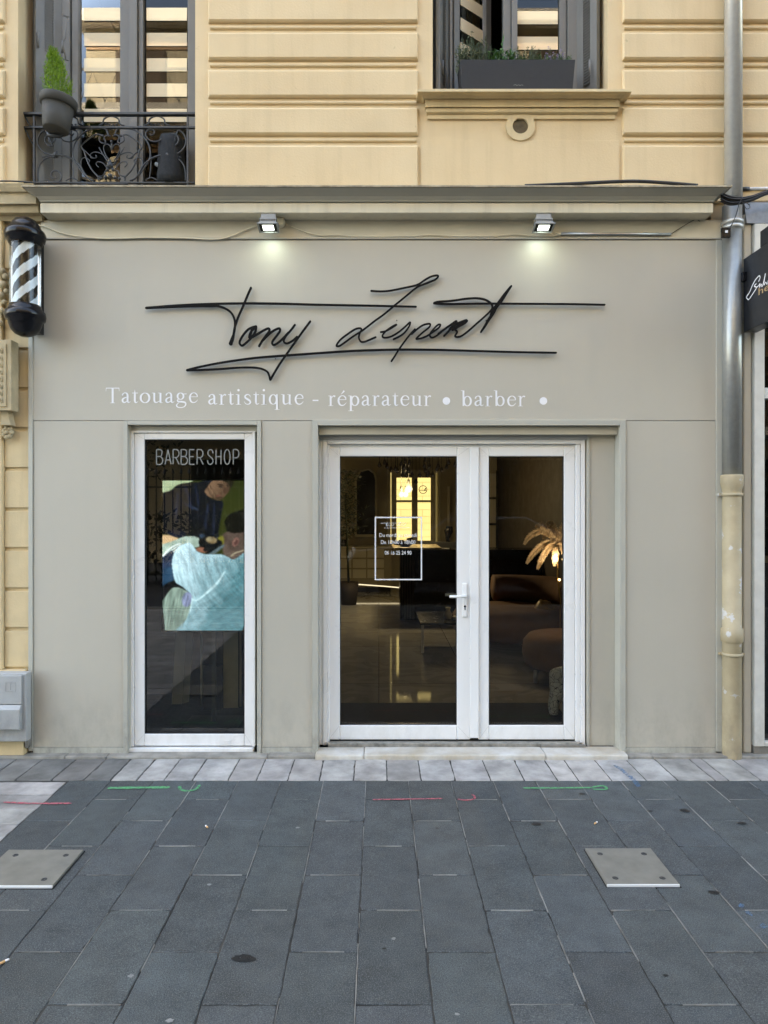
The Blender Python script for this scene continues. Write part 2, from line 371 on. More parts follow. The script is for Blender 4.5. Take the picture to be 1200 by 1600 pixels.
# access covers
def cover(px_y0, px_y1, x0, x1, label):
    yb = px_y0; yf = px_y1
    t = thing('access_cover', label, 'access cover', ((x0+x1)/2, (yb+yf)/2, 0), 'square metal access covers in the paving')
    bx('plate', coverm, t, (x0, x1, yf+0.007, yb, 0.0, 0.011), bevel=0.0015)
    bx('front_edge', edgealu, t, (x0, x1, yf, yf+0.0068, 0.0, 0.0108), bevel=0.001)
    for sx, sy in ((0.17, 0.17), (0.83, 0.17), (0.17, 0.83), (0.83, 0.83)):
        cx_, cy_ = x0+(x1-x0)*sx, yf+(yb-yf)*sy
        s = MB(); s.lathe([(0.013, 0.0111), (0.0125, 0.0122), (0.006, 0.0124), (0.0055, 0.0116), (0, 0.0116)], (cx_, cy_, 0), 14); s.build('screw', iron, t)
    g = MB(); g.box(x0-0.006, x1+0.006, yf-0.003, yb+0.006, -0.006, 0.0016); g.build('frame', darkm, t)
cover(-1.225, -1.535, 0.962, 1.268, 'square grey metal cover with four screws, in front of the door side')
cover(-1.238, -1.545, -1.72, -1.372, 'square grey metal cover at the left edge, partly on pale paving side')
# sprayed marks (thin sheets of paint)
def spray(name, pts, wd, mt, label, z=0.0032):
    m = MB(); P = smooth(pts, 8); last = None
    for i, (px, py) in enumerate(P):
        d = F*EYE/(py-CY); P[i] = ((px-CX)*d/F, d+CAMY)
    L = []; Rr = []
    for i, p in enumerate(P):
        a = Vector(P[max(0, i-1)]); b = Vector(P[min(len(P)-1, i+1)]); t_ = (b-a).normalized()
        ww = wd/2*rnd.uniform(0.72, 1.2)*(0.35 if i in (0, len(P)-1) else 1)
        L.append((p[0]-t_.y*ww, p[1]+t_.x*ww, z)); Rr.append((p[0]+t_.y*ww, p[1]-t_.x*ww, z))
    n = len(P); m.add(L+Rr, [(i, i+1, n+i+1, n+i) for i in range(n-1)])
    return m
def mark(label, mt, strokes):
    t = thing('spray_mark', label, 'spray mark', (0, 0, 0), 'surveyor spray marks on the paving')
    p0 = strokes[0][0][0]; d = F*EYE/(p0[1]-CY); t.location = ((p0[0]-CX)*d/F, d+CAMY, 0)
    for s_, wd in strokes:
        m = spray('s', s_, wd, mt, ''); m.build('stroke', mt, t)
mark('bright green line and hook sprayed on the dark slabs left of the door', green_s, [([(168, 1232), (210, 1231.5), (266, 1231)], 0.028), ([(281, 1229), (282, 1234), (292, 1236.5), (306, 1234), (312, 1227)], 0.018)])
mark('red line sprayed from the pale paving onto the dark slabs', red_s, [([(5, 1254), (50, 1256), (112, 1256)], 0.018)])
mark('red line and hook sprayed in front of the door', red_s, [([(582, 1250), (630, 1249.5), (692, 1248.5)], 0.014), ([(714, 1249), (725, 1251), (738, 1250), (742, 1246), (737, 1242)], 0.012)])
mark('green line and hook sprayed below the right pier', green_s, [([(817, 1232), (860, 1232), (925, 1231.5)], 0.018), ([(925, 1231), (936, 1229), (944, 1229), (947, 1234), (926, 1234)], 0.016)])
mark('faded blue stroke sprayed across the pale strip', blue_s, [([(960, 1196), (972, 1204), (984, 1214), (994, 1224), (998, 1230)], 0.03)])
mark('faint blue dabs sprayed on slabs at the right edge', blue_s, [([(1154, 1414), (1162, 1418)], 0.03), ([(1166, 1424), (1174, 1432)], 0.02), ([(1188, 1446), (1198, 1450)], 0.03)])
# stains and gum
def blot(px, py, rx, ry_, mt, z=0.003):
    d = F*EYE/(py-CY); x, y = (px-CX)*d/F, d+CAMY; m = MB(); n = 18
    sx = rx*d/F; sy = ry_*d*d/(F*EYE)
    m.add([(x+sx*math.cos(2*math.pi*k/n)*(r_ := rnd.uniform(0.75, 1.2)), y+sy*math.sin(2*math.pi*k/n)*r_, z) for k in range(n)], [tuple(range(n))])
    return m.build('stain', mt)
for i, (px, py, rx, ry_, mt, lb) in enumerate([
    (381, 1498, 19, 6, stainm, 'large dark wet blotch on a slab near the bottom'),
    (838, 1288, 7.5, 2.6, stainm, 'dark round stain on the slab below the right door leaf'),
    (1070, 1267, 7.5, 2.6, stainm, 'dark round stain on the slab right of the blue stroke'),
    (1160, 1287, 6.5, 2.2, stainm, 'dark round stain nearest the right edge'),
    (910, 1223+18, 4.5, 1.6, stainm, 'small dark stain beside the green hook'),
    (1016, 1268, 4, 1.3, stainm, 'small dark stain left of the round stain'),
    (1040, 1525, 5, 1.8, stainm, 'small dark spot on a bottom right slab'),
    (1116, 1395, 9, 3, stainm, 'dull dark smear right of the metal cover'),
    (600, 1483, 3.5, 1.3, stainm, 'tiny dark spot on the centre slab'),
    (683, 1295, 3, 1.2, stainm, 'tiny dark spot on the slab below the red hook'),
    (615, 1467.5, 3.5, 2, gum, 'pale chewing gum spot on the centre slab'),
    (465, 1294, 3.5, 1.4, gum, 'pale chewing gum spot left of the centre joint'),
    (327, 1383, 3.5, 1.6, gum, 'pale gum spot beside a joint on the left'),
    (204, 1526, 5, 2.6, gum, 'pale gum spot near the bottom left'),
    (265, 1596, 6, 3, gum, 'pale gum spot at the bottom edge'),
    (714, 1586, 4, 2, gum, 'pale gum spot at the bottom edge of a centre slab')]):
    tag(blot(px, py, rx, ry_, mt), lb, 'stain', 'stains and gum on the slabs')
def butt(px, py, ang, lb, L=0.026):
    d = F*EYE/(py-CY); x, y = (px-CX)*d/F, d+CAMY
    t = thing('cigarette_butt', lb, 'cigarette butt', (x, y, 0.008), 'cigarette butts on the paving')
    c, s_ = math.cos(ang), math.sin(ang)
    m = MB(); m.tube([(x-c*L*0.5, y-s_*L*0.5, 0.008), (x+c*L*0.1, y+s_*L*0.1, 0.008)], 0.0042, 8); m.build('filter', MATS.get('tan') or mat('tan', (0.6, 0.36, 0.16), 0.8), t)
    m = MB(); m.tube([(x+c*L*0.11, y+s_*L*0.11, 0.008), (x+c*L*0.5, y+s_*L*0.5, 0.0075)], 0.0041, 8); m.build('paper', white, t)
butt(323, 1294, 2.2, 'crushed cigarette end on the slab below the green hook')
butt(931, 1288, 0.8, 'short pale cigarette end between two dark stains')
butt(6, 1506, 0.9, 'orange cigarette end at the bottom left edge', 0.034)

# ============================================================ THE YELLOW BUILDING ABOVE THE SHOP
YW = 0.05                                     # plane of the upper wall
bld = thing('apartment_building', 'yellow stucco building front with grooved blocks above the grey shopfront', 'building', (0, YW, 0))
def wall_grid(m, x0, x1, z0, z1, y, holes, depth):
    xs = sorted({x0, x1, *[h[0] for h in holes], *[h[1] for h in holes]}); zs = sorted({z0, z1, *[h[2] for h in holes], *[h[3] for h in holes]})
    for a, b in zip(xs[:-1], xs[1:]):
        for c, d in zip(zs[:-1], zs[1:]):
            if any(h[0] <= a+1e-6 and b <= h[1]+1e-6 and h[2] <= c+1e-6 and d <= h[3]+1e-6 for h in holes): continue
            m.quad((a, y, c), (b, y, c), (b, y, d), (a, y, d))
    for h in holes:
        a, b, c, d = h; Y = y+depth
        m.quad((a, y, c), (a, Y, c), (a, Y, d), (a, y, d)); m.quad((b, y, c), (b, Y, c), (b, Y, d), (b, y, d))
        m.quad((a, y, d), (b, y, d), (b, Y, d), (a, Y, d)); m.quad((a, y, c), (b, y, c), (b, Y, c), (a, Y, c))
H1 = (-2.357, X(305, YW), 3.62, 6.2)          # french window
H2 = (X(676, YW), X(950, YW), Z(139, YW)+0.0, 6.0)
H3 = (-2.25, 2.17, -0.02, 3.50)               # shop opening behind the shopfront
TOPZ = 29.0  # unseen height, raised so the building shades the street
m = MB(); wall_grid(m, -60, 40, -0.02, TOPZ, YW, [H1, H2, H3], 0.32)
m.build('wall', stucco, bld)
m = MB(); m.quad((-60, 12, 0), (40, 12, 0), (40, 12, TOPZ), (-60, 12, TOPZ)); m.quad((-60, YW, TOPZ), (40, YW, TOPZ), (40, 12, TOPZ), (-60, 12, TOPZ))
m.quad((-60, YW, 0), (-60, 12, 0), (-60, 12, TOPZ), (-60, YW, TOPZ)); m.quad((40, YW, 0), (40, 12, 0), (40, 12, TOPZ), (40, YW, TOPZ))
m.build('sun_block_shell', stucco, bld)  # unseen shell added behind the front to block the sun
# grooved courses: each is a profile run along x
def course(m, x0, x1, zt, zb, y=YW):
    p = 0.024
    prof = [(0.0, zt), (0.010, zt-0.001), (0.017, zt-0.007), (p, zt-0.016), (p, zb+0.014), (0.016, zb+0.005), (0.008, zb), (0.0, zb)]
    poly = [(y-a, z) for a, z in prof]+[(y+0.01, zb), (y+0.01, zt)]
    n = len(poly); vs = []
    for k, xx in enumerate((x0, x0+0.008, x1-0.008, x1)):
        for a, z in poly:
            if k in (0, 3): a = max(a, y-0.012)
            vs.append((xx, a, z))
    fs = [tuple(range(n)), tuple(range(4*n-1, 3*n-1, -1))]+[(k*n+i, (k+1)*n+i, (k+1)*n+(i+1) % n, k*n+(i+1) % n) for k in range(3) for i in range(n)]
    m.add(vs, fs)
def bead(m, x0, x1, z, y=YW, r=0.013):
    prof = [(y+0.004, z+r)]+[(y-r*1.05*math.sin(q), z+r*math.cos(q)) for q in [math.pi*k/6 for k in range(1, 6)]]+[(y+0.004, z-r)]
    m.prism(prof, x0, x1, 'x')
PITCH = 58.6*(YW-CAMY)/F
zt0 = Z(49.3, YW-0.02); zb0 = Z(92.7, YW-0.02); zbead = Z(38.3, YW-0.02)
m = MB()
for gx0, gx1, off in ((X(326, YW), X(653, YW), 0.0), (X(972, YW), 9.0, 0.0), (-9.0, X(9, YW), 0.002)):
    for k in range(-3, 14):                   # up the wall
        a = zt0+PITCH*k; b = zb0+PITCH*k
        if a < 3.3: continue
        if k == -3: b -= 0.2
        course(m, gx0, gx1, a, b)
        if k > -3: bead(m, gx0+0.012, gx1-0.012, b-0.029)
m.build('rusticated_courses', stucco, bld)
m = MB(); zc = Z(220.5, YW)
m.box(X(655, YW)+0.01, X(970, YW)-0.01, YW-0.007, YW+0.01, 3.55, zc); m.build('apron_band', stucco, bld, bevel=0.002)
# window sill with its vent ring
s0, s1 = X(668, YW), X(960, YW)
def zp(py, p): return Z(py, YW-p)
m = MB()
m.moulding([(0, zp(185.5, 0.012), 0.0), (0.014, zp(185.5, 0.014), 0.0), (0.014, zp(178.5, 0.014), 0.0), (0.020, zp(178.0, .02), 0.003), (0.032, zp(175, .03), 0.01), (0.034, zp(169.5, .03), 0.013),
            (0.026, zp(167.5, .03), 0.008), (0.045, zp(167, .045), 0.018), (0.045, zp(154.6, .045), 0.018), (0.060, zp(153.5, .06), 0.03), (0.075, zp(149, .075), 0.04), (0.10, zp(145, .10), 0.062), (0.115, zp(143, .115), 0.072), (0.115, zp(138.8, .115), 0.072), (0, zp(138.8, .115)+0.002, 0.072), (-0.2, zp(138.8, .115)+0.002, 0.0)], s0, s1, YW)
sill = m.build('window_sill', stone, bld)
m = MB(); cx_, cz_ = X(812.5, YW), Z(198.5, YW); yy = YW-0.016; n = 40; ro, ri = 0.095, 0.051
vs = []
for k in range(n):
    q = 2*math.pi*k/n; c, s_ = math.cos(q), math.sin(q)
    vs += [(cx_+ro*c, YW+0.005, cz_+ro*s_), (cx_+ro*c, yy, cz_+ro*s_), (cx_+ri*c, yy, cz_+ri*s_), (cx_+ri*c, YW-0.0005, cz_+ri*s_)]
m.add(vs, [(k*4+i, ((k+1) % n)*4+i, ((k+1) % n)*4+i+1, k*4+i+1) for k in range(n) for i in range(3)])
m.build('vent_ring', stone, sill)
m = MB(); m.disc(cx_, cz_, ri-0.0005, YW-0.002, 28); m.build('vent_hole', mat('vent_dark', (0.16, 0.12, 0.07), 0.9, var=0.5, vscale=20), sill)

# --- windows upstairs
film = bpy.data.materials.new('window_film'); film.use_nodes = True
_n = film.node_tree.nodes; _l = film.node_tree.links; _p = _n['Principled BSDF']; _p.inputs['Base Color'].default_value = (0.62, 0.53, 0.37, 1); _p.inputs['Roughness'].default_value = 0.7
_g = _n.new('ShaderNodeBsdfGlossy'); _g.inputs['Roughness'].default_value = 0.015; _g.inputs[0].default_value = (0.95, 0.93, 0.88, 1)
_x = _n.new('ShaderNodeMixShader'); _x.inputs[0].default_value = 0.07; _l.new(_p.outputs[0], _x.inputs[1]); _l.new(_g.outputs[0], _x.inputs[2]); _l.new(_x.outputs[0], _n['Material Output'].inputs[0])
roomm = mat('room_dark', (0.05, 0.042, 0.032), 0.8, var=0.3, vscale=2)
YG = 0.30
def frame_rect(m, x0, x1, z0, z1, wd, y0, y1, wb=None, wt=None):
    wb = wd if wb is None else wb; wt = wd if wt is None else wt
    m.box(x0, x0+wd, y0, y1, z0, z1); m.box(x1-wd, x1, y0, y1, z0, z1)
    if wb: m.box(x0+wd, x1-wd, y0, y1, z0, z0+wb)
    if wt: m.box(x0+wd, x1-wd, y0, y1, z1-wt, z1)
def shutter(parent, p0, p1, z0, z1, lab=None):
    """louvred leaf between plan points p0 and p1"""
    a = Vector((*p0, 0)); b = Vector((*p1, 0)); d = (b-a); L = d.length; ang = math.atan2(d.y, d.x)
    M = Matrix.Translation(a) @ Matrix.Rotation(ang, 4, 'Z')
    m = MB(); st = 0.055; th = 0.03
    def lb(x0, x1, y0, y1, za, zb):
        q = MB(); q.box(x0, x1, y0, y1, za, zb); m.add([M @ Vector(v) for v in q.v], q.f)
    lb(0, st, -th/2, th/2, z0, z1); lb(L-st, L, -th/2, th/2, z0, z1)
    zz = [z0, z0+0.95, z1-0.08]
    for z in zz: lb(st, L-st, -th/2+0.002, th/2-0.002, z, z+0.08)
    lb(st, L-st, -0.007, -0.004, z0+0.01, z1-0.01)
    z = z0+0.09
    while z < z1-0.1:
        if not any(abs(z-(q+0.04)) < 0.055 for q in zz):
            m.add([M @ Vector(v) for v in [(st, -0.012, z), (L-st, -0.012, z), (L-st, 0.010, z+0.012), (st, 0.010, z+0.012), (st, -0.012, z-0.006), (L-st, -0.012, z-0.006), (L-st, 0.010, z+0.006), (st, 0.010, z+0.006)]], [(0, 1, 2, 3), (4, 5, 6, 7), (0, 1, 5, 4), (2, 3, 7, 6)])
        z += 0.019
    o = m.build('shutter', shutgrey, parent, bevel=0.0); return o
def strips(parent, x0, x1, pys, y):
    for py in pys:
        m = MB(); z1, z0 = Z(py, y), Z(py+20.5, y)
        m.quad((x0, y, z0), (x1, y, z0), (x1, y, z1), (x0, y, z1)); m.build('film_strip', film, parent)
# french window
m = MB(); a, b = X(98, YG-0.03), X(304, YG-0.03)+0.06; z0, z1 = 3.62, 6.2
m.box(H1[0], X(52, 0.22)+0.01, 0.235, 0.345, z0, z1)                      # outer post by the jamb
m.box(a, a+0.055, YG-0.045, YG+0.03, z0, z1); m.box(a+0.06, X(125, YG)-0.001, YG-0.03, YG+0.03, z0, z1)
m.box(X(190, YG), X(205, YG), YG-0.03, YG+0.02, z0, z1); m.box(X(205.5, YG), X(218, YG), YG-0.05, YG+0.01, z0, z1); m.box(X(218.5, YG), X(226, YG), YG-0.03, YG+0.02, z0, z1)
m.box(X(295, YG), b, YG-0.03, YG+0.03, z0, z1); m.box(X(125, YG), X(296, YG), YG-0.02, YG+0.02, z1-0.1, z1-0.001); m.box(X(125, YG)-0.002, X(296, YG), YG-0.021, YG+0.019, 3.625, 3.72)
wf = m.build('window', wingrey, bld, bevel=0.003)
for p0, p1 in ((124, 191.5), (225, 296)):
    m = MB(); m.quad((X(p0, YG), YG+0.002, 3.7), (X(p1, YG), YG+0.002, 3.7), (X(p1, YG), YG+0.002, 6.15), (X(p0, YG), YG+0.002, 6.15)); m.build('pane', paneup, wf)
strips(wf, X(131.5, YG), X(189, YG), [-67, -27.5, 12, 51.3, 91, 130.5, 170], YG-0.004)
strips(wf, X(229.3, YG), X(292.3, YG), [-67, -27.5, 12, 51.3, 91, 130.5, 170], YG-0.004)
shutter(wf, (X(57, 0.16), 0.14), (X(96, 0.27), 0.262), 3.62, 6.15)
m = MB()                                                                  # lever bolt on the folded shutter
for py in (24, 92): m.tube([W(100, py, 0.22), W(106, py+2, 0.20)], 0.006, 8)
m.tube([W(104, 25, 0.205), W(102, 60, 0.205), W(97, 66, 0.20), W(103, 92, 0.205)], 0.005, 8); m.tube([W(98, 64, 0.2), W(97, 82, 0.2)], 0.007, 8)
m.build('shutter_bolt', shutgrey, wf)
# window with the planter
zb = H2[2]
m = MB()
m.box(H2[0], X(701, YG), YG-0.02, YG+0.04, zb, 6.0); m.box(X(701.5, YG), X(706, YG), YG-0.04, YG+0.03, zb, 6.0)
m.box(X(785, YG), X(797, YG), YG-0.03, YG+0.02, zb, 6.0); m.box(X(797.5, YG), X(806.5, YG), YG-0.045, YG+0.01, zb, 6.0)
m.box(X(873, YG), X(884, YG), YG-0.02, YG+0.02, zb, 6.0); m.box(X(884.5, YG), X(899, YG), YG-0.045, YG+0.03, zb, 6.0); m.box(X(899.5, YG), H2[1], YG-0.01, YG+0.04, zb, 6.0)
m.box(X(797, YG), X(884, YG), YG-0.021, YG+0.019, zb+0.001, zb+0.10); m.box(X(706, YG), X(884, YG), YG-0.02, YG+0.02, 5.9, 5.99)
wf2 = m.build('window', wingrey, bld, bevel=0.003)
m = MB(); m.quad((X(805, YG), YG+0.002, zb), (X(874, YG), YG+0.002, zb), (X(874, YG), YG+0.002, 5.95), (X(805, YG), YG+0.002, 5.95)); m.build('pane', paneup, wf2)
strips(wf2, X(808, YG), X(871.5, YG), [-62, -22.5, 17.3, 57.2, 97], YG-0.004)
# left leaf stands half open into the room
hx, hy = X(707, YG), YG+0.01; ang = R(38); ML = Matrix.Translation((hx, hy, 0)) @ Matrix.Rotation(ang, 4, 'Z')
m = MB(); q = MB(); frame_rect(q, 0, 0.37, zb+0.01, 5.9, 0.05, -0.02, 0.02); m.add([ML @ Vector(v) for v in q.v], q.f); cas = m.build('casement', wingrey, wf2, bevel=0.002)
m = MB(); m.add([ML @ Vector(v) for v in [(0.05, 0, zb+0.05), (0.32, 0, zb+0.05), (0.32, 0, 5.86), (0.05, 0, 5.86)]], [(0, 1, 2, 3)]); m.build('glazing', paneup, wf2)
for py in (-22, 18, 57, 97):
    z1_, z0_ = Z(py, YG), Z(py+20.5, YG); m = MB(); m.add([ML @ Vector(v) for v in [(0.075, -0.004, z0_), (0.30, -0.004, z0_), (0.30, -0.004, z1_), (0.075, -0.004, z1_)]], [(0, 1, 2, 3)]); m.build('film_strip', film, wf2)
shutter(wf2, (X(683, 0.17), 0.10), (X(697, 0.27), 0.265), zb+0.005, 5.95)
shutter(wf2, (X(931, 0.17), 0.12), (X(903, 0.27), 0.262), zb+0.005, 5.95)
for px_, a_, b_ in ((692, 94, 117), (921, 94, 117), (60, 50, 74)):
    m = MB(); m.tube([W(px_, a_, 0.13), W(px_, b_, 0.13)], 0.006, 8); m.build('shutter_hinge', shutgrey, bld)
# rooms behind
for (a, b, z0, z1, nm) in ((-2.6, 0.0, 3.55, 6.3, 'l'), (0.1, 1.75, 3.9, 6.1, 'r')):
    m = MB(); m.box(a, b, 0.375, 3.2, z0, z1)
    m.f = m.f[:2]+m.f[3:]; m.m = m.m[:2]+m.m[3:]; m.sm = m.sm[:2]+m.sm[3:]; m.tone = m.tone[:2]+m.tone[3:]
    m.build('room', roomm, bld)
# pale curtain edge in the room on the right
m = MB()
for k in range(8): m.box(0.62+0.022*k, 0.64+0.022*k, 0.62+0.012*(k % 2), 0.64+0.012*(k % 2), 4.2, 5.9)
m.build('curtain', mat('curtain', (0.22, 0.20, 0.13), 0.9), wf2)
# dark bundled fabric and a pale brush standing behind the railing
cb = thing('fabric_bundle', 'dark grey fabric bundle standing behind the iron railing', 'bag', W(270, 284, 0.19))
m = MB(); prof = [(0.0, 0.345), (0.055, 0.338), (0.082, 0.31), (0.085, 0.25), (0.083, 0.20), (0.09, 0.15), (0.088, 0.10), (0.095, 0.05), (0.09, 0.0), (0, 0)]
m.lathe(prof, (X(268, 0.195), 0.195, Z(284, .195)-0.03), 18); 
m.v = [(x+0.008*math.sin(z*31+y*90), y+0.008*math.sin(z*47+x*60), z) for x, y, z in m.v]
m.build('body', mat('fabric_dark', (0.014, 0.016, 0.019), 0.9, var=0.3, vscale=25, bump=0.5), cb)
m = MB(); m.tube([W(243, 256, 0.17), W(256, 262, 0.165), W(270, 268, 0.165), W(282, 276, 0.17)], [0.012, 0.022, 0.026, 0.02], 10); m.build('wrap', mat('fabric_pale', (0.30, 0.32, 0.33), 0.9), cb)

# --- wrought-iron railing
YR = 0.13
rl = thing('window_railing', 'black wrought-iron scroll railing across the left window', 'railing', W(175, 284, YR))
def rp(cx_, cy_): return W(30+cx_/4.138, 130+cy_/4.138, YR)
m = MB(); za, zb_ = Z(178.7, YR), Z(199.6, YR); xa, xb = X(38, YR), X(300, YR)+0.07
m.box(xa, xb, YR-0.016, YR+0.016, za-0.009, za+0.009); m.build('top_rail', iron, rl, bevel=0.003)
m = MB(); m.box(xa, xb, YR-0.01, YR+0.01, zb_-0.0065, zb_+0.0065); m.box(xa, xb, YR-0.01, YR+0.01, Z(286, YR)-0.004, Z(286, YR)+0.004); m.build('lower_rail', iron, rl, bevel=0.002)
for cx_ in (97, 1090):
    x = rp(cx_, 0)[0]; m = MB(); m.box(x-0.0065, x+0.0065, YR-0.0066, YR+0.0066, Z(292, YR), za-0.009); m.build('upright', iron, rl, bevel=0.001)
m = MB(); m.tube([W(38, 180, YR), W(43, 190, YR), W(53, 205, YR)], 0.005, 6); m.tube([W(38, 200, YR), W(45, 214, YR), W(53, 228, YR)], 0.005, 6); m.build('stay', iron, rl)
def spiral(cx_, cy_, r0, r1, a0, turns, n=26, fy=1.0):
    return [(cx_+(r0+(r1-r0)*k/n)*math.cos(R(a0)+2*math.pi*turns*k/n), cy_+fy*(r0+(r1-r0)*k/n)*math.sin(R(a0)+2*math.pi*turns*k/n)) for k in range(n+1)]
half = []
half.append((smooth([(470, 632), (430, 600), (395, 560), (350, 480), (358, 400), (400, 340), (460, 300), (530, 292), (565, 305), (580, 345)], 5), 8))
half.append((smooth([(355, 620), (345, 540), (345, 465)], 4), 6))
half.append((spiral(205, 362, 14, 46, 200, -1.35)+smooth([(168, 300), (135, 325), (118, 370), (130, 415), (165, 450), (215, 465), (250, 468)], 5), 8))
half.append((smooth([(240, 462), (300, 472), (350, 495), (390, 530), (420, 580), (445, 615), (480, 632)], 5), 9))
half.append((smooth([(225, 470), (170, 488), (135, 525), (122, 575), (122, 630)], 5), 7))
half.append((spiral(232, 600, 12, 56, 40, 1.30), 8))
half.append((smooth([(262, 345), (290, 372), (330, 378), (365, 360), (378, 330), (360, 300), (330, 300), (322, 322), (340, 338), (352, 325)], 5), 7))
half.append((smooth([(255, 298), (320, 296), (375, 312)], 4), 6))
half.append((smooth([(590, 342), (560, 338), (548, 355), (558, 380), (540, 388), (518, 372), (522, 345), (545, 335)], 5), 8))
half.append((smooth([(545, 345), (505, 332), (465, 352), (405, 405), (420, 440), (440, 500), (470, 560), (520, 615)], 5), 8))
half.append((smooth([(418, 430), (455, 465), (480, 485), (500, 480), (495, 465)], 5), 6))
half.append((smooth([(585, 500), (562, 470), (545, 425), (552, 398), (575, 395), (590, 410), (598, 430)], 5), 6))
half.append((smooth([(590, 535), (560, 490), (515, 415)], 5), 6))
half.append((smooth([(580, 530), (550, 470), (500, 445), (465, 455), (462, 480), (485, 485)], 5), 6))
half.append((smooth([(575, 560), (545, 520), (510, 508), (498, 525), (515, 545)], 5), 6))
half.append((smooth([(590, 570), (560, 565), (548, 590), (530, 600), (510, 605), (515, 630)], 5), 7))
half.append((smooth([(400, 560), (400, 500), (425, 480), (455, 500), (440, 520)], 5), 6))
half.append((smooth([(150, 478), (190, 470), (225, 458), (245, 440), (235, 480), (260, 468), (280, 478)], 4), 6))
half.append((smooth([(300, 632), (340, 612), (380, 630)], 5), 6))
cxm = 598
for sgn in (1, -1):
    for pts, wd in half:
        m = MB(); P = [(x, y) if sgn == 1 else (2*cxm-x-0.0, y) for x, y in pts]
        jy = rnd.uniform(-0.003, 0.003)
        m.tube([(a[0], a[1]+jy, a[2]) for a in (rp(x, y) for x, y in P)], wd/4.138*(YR-CAMY)/F*0.62, 7)
        m.build('scroll', iron, rl)
for cx_ in (330, 595, 890):
    m = MB(); m.tube([rp(x, y) for x, y in smooth([(cx_-80, 275), (cx_-55, 262), (cx_-48, 235), (cx_-25, 218), (cx_, 213), (cx_+25, 218), (cx_+48, 235), (cx_+55, 262), (cx_+85, 275)], 5)], 0.0055, 7)
    for dx in (-35, -12, 12, 35): m.lathe([(0, -0.009), (0.009, 0), (0, 0.009)], rp(cx_+dx, 268), 8)
    m.build('crest_ring', iron, rl)
m = MB()
for (x, y, r_) in ((590, 535, 22), (590, 510, 12), (575, 560, 12), (608, 560, 12), (590, 600, 16), (560, 610, 12), (622, 612, 12), (598, 380, 9), (240, 466, 18), (955, 470, 18), (225, 480, 9), (972, 482, 9), (530, 618, 10), (650, 618, 10)):
    c = rp(x, y); rr = r_/4.138*(YR-CAMY)/F; m.lathe([(0, -rr), (rr*0.7, -rr*0.7), (rr, 0), (rr*0.7, rr*0.7), (0, rr)], (c[0], c[1]-0.004, c[2]), 10)
m.tube([rp(598, 370), rp(597, 400), rp(596, 450)], [0.004, 0.007, 0.001], 7)
m.build('rosette', iron, rl)

# --- pot with conifer hung on the rail
YP = 0.02
pt = thing('potted_conifer', 'dark grey flower pot with bright green conifer hooked on the railing', 'potted plant', W(90, 205, YP))
tilt = Matrix.Rotation(R(6), 4, 'Y')
base = Vector(W(87, 204, YP))
s = (YP-CAMY)/F
def potlathe(prof, name, mt, n=32):
    m = MB(); m.lathe(prof, (base.x, base.y, base.z), n, tilt); return m.build(name, mt, pt)
potlathe([(0, 0), (0.074, 0), (0.080, 0.006), (0.098, 0.16), (0.095, 0.16), (0.095, 0.14)], 'pot', potm)
potlathe([(0.098, 0.152), (0.110, 0.155), (0.115, 0.198), (0.112, 0.205), (0.104, 0.205), (0.10, 0.185)], 'rim', potm)
potlathe([(0.102, 0.187), (0.04, 0.192), (0, 0.194)], 'soil', soil)
m = MB(); m.tube([W(75, 203, 0.08), W(76, 211, 0.07), W(92, 213, 0.07), W(104, 206, 0.08)], 0.014, 8); m.tube([W(88, 178, 0.12), W(88, 198, 0.09)], 0.01, 8); m.build('rail_hook', iron, pt)
leafm = mat('conifer_green', (0.20, 0.33, 0.02), 0.6, var=0.6, vscale=35, var2=(0.08, 0.17, 0.012), spec=0.2)
m = MB(); top = Vector(W(83, 78, YP)); bs = Vector(W(91, 160, YP))
for i in range(420):
    t = rnd.random()**0.8; rr = 0.084*math.sin(math.pi*min(1, 0.30+0.70*t))**0.8*(1-0.35*t)
    q = rnd.uniform(0, 2*math.pi); rad = rr*rnd.random()**0.4
    p = bs.lerp(top, t*0.86)+Vector((math.cos(q)*rad, math.sin(q)*rad, 0))
    d = Vector((math.cos(q)*0.35, math.sin(q)*0.35, 1.0))
    for k in range(9):
        leaf(m, p+d*0.006*k, d+Vector((rnd.uniform(-.8, .8), rnd.uniform(-.8, .8), rnd.uniform(-.2, .3))), rnd.uniform(0.014, 0.028), 0.0042)
for i in range(10):
    m.tube([bs, bs.lerp(top, 0.5)+Vector((rnd.uniform(-.03, .03), rnd.uniform(-.03, .03), 0))], [0.003, 0.001], 5)
m.build('foliage', leafm, pt)

# --- window trough with herbs
YT = 0.02
tr = thing('window_planter', 'long dark grey window box with herbs on the stone sill', 'planter', (X(808, YT), YT+0.05, Z(137, YT)))
x0, x1, z0, z1 = X(719, YT), X(899, YT), Z(138.3, YT), Z(93, YT)
m = MB(); t_ = 0.012
pl = [(x0-0.002, z0), (x1-0.008, z0), (x1, z1), (x0-0.012, z1-0.003)]
vo = [(x0+0.012, YT+0.012, z0), (x1-0.014, YT+0.012, z0), (x1-0.014, YT+0.14, z0), (x0+0.012, YT+0.14, z0), (x0, YT, z1), (x1, YT, z1), (x1, YT+0.155, z1), (x0, YT+0.155, z1)]
vi = [(x0+t_, YT+t_, z1), (x1-t_, YT+t_, z1), (x1-t_, YT+0.155-t_, z1), (x0+t_, YT+0.155-t_, z1), (x0+t_, YT+t_, z1-0.03), (x1-t_, YT+t_, z1-0.03), (x1-t_, YT+0.155-t_, z1-0.03), (x0+t_, YT+0.155-t_, z1-0.03)]
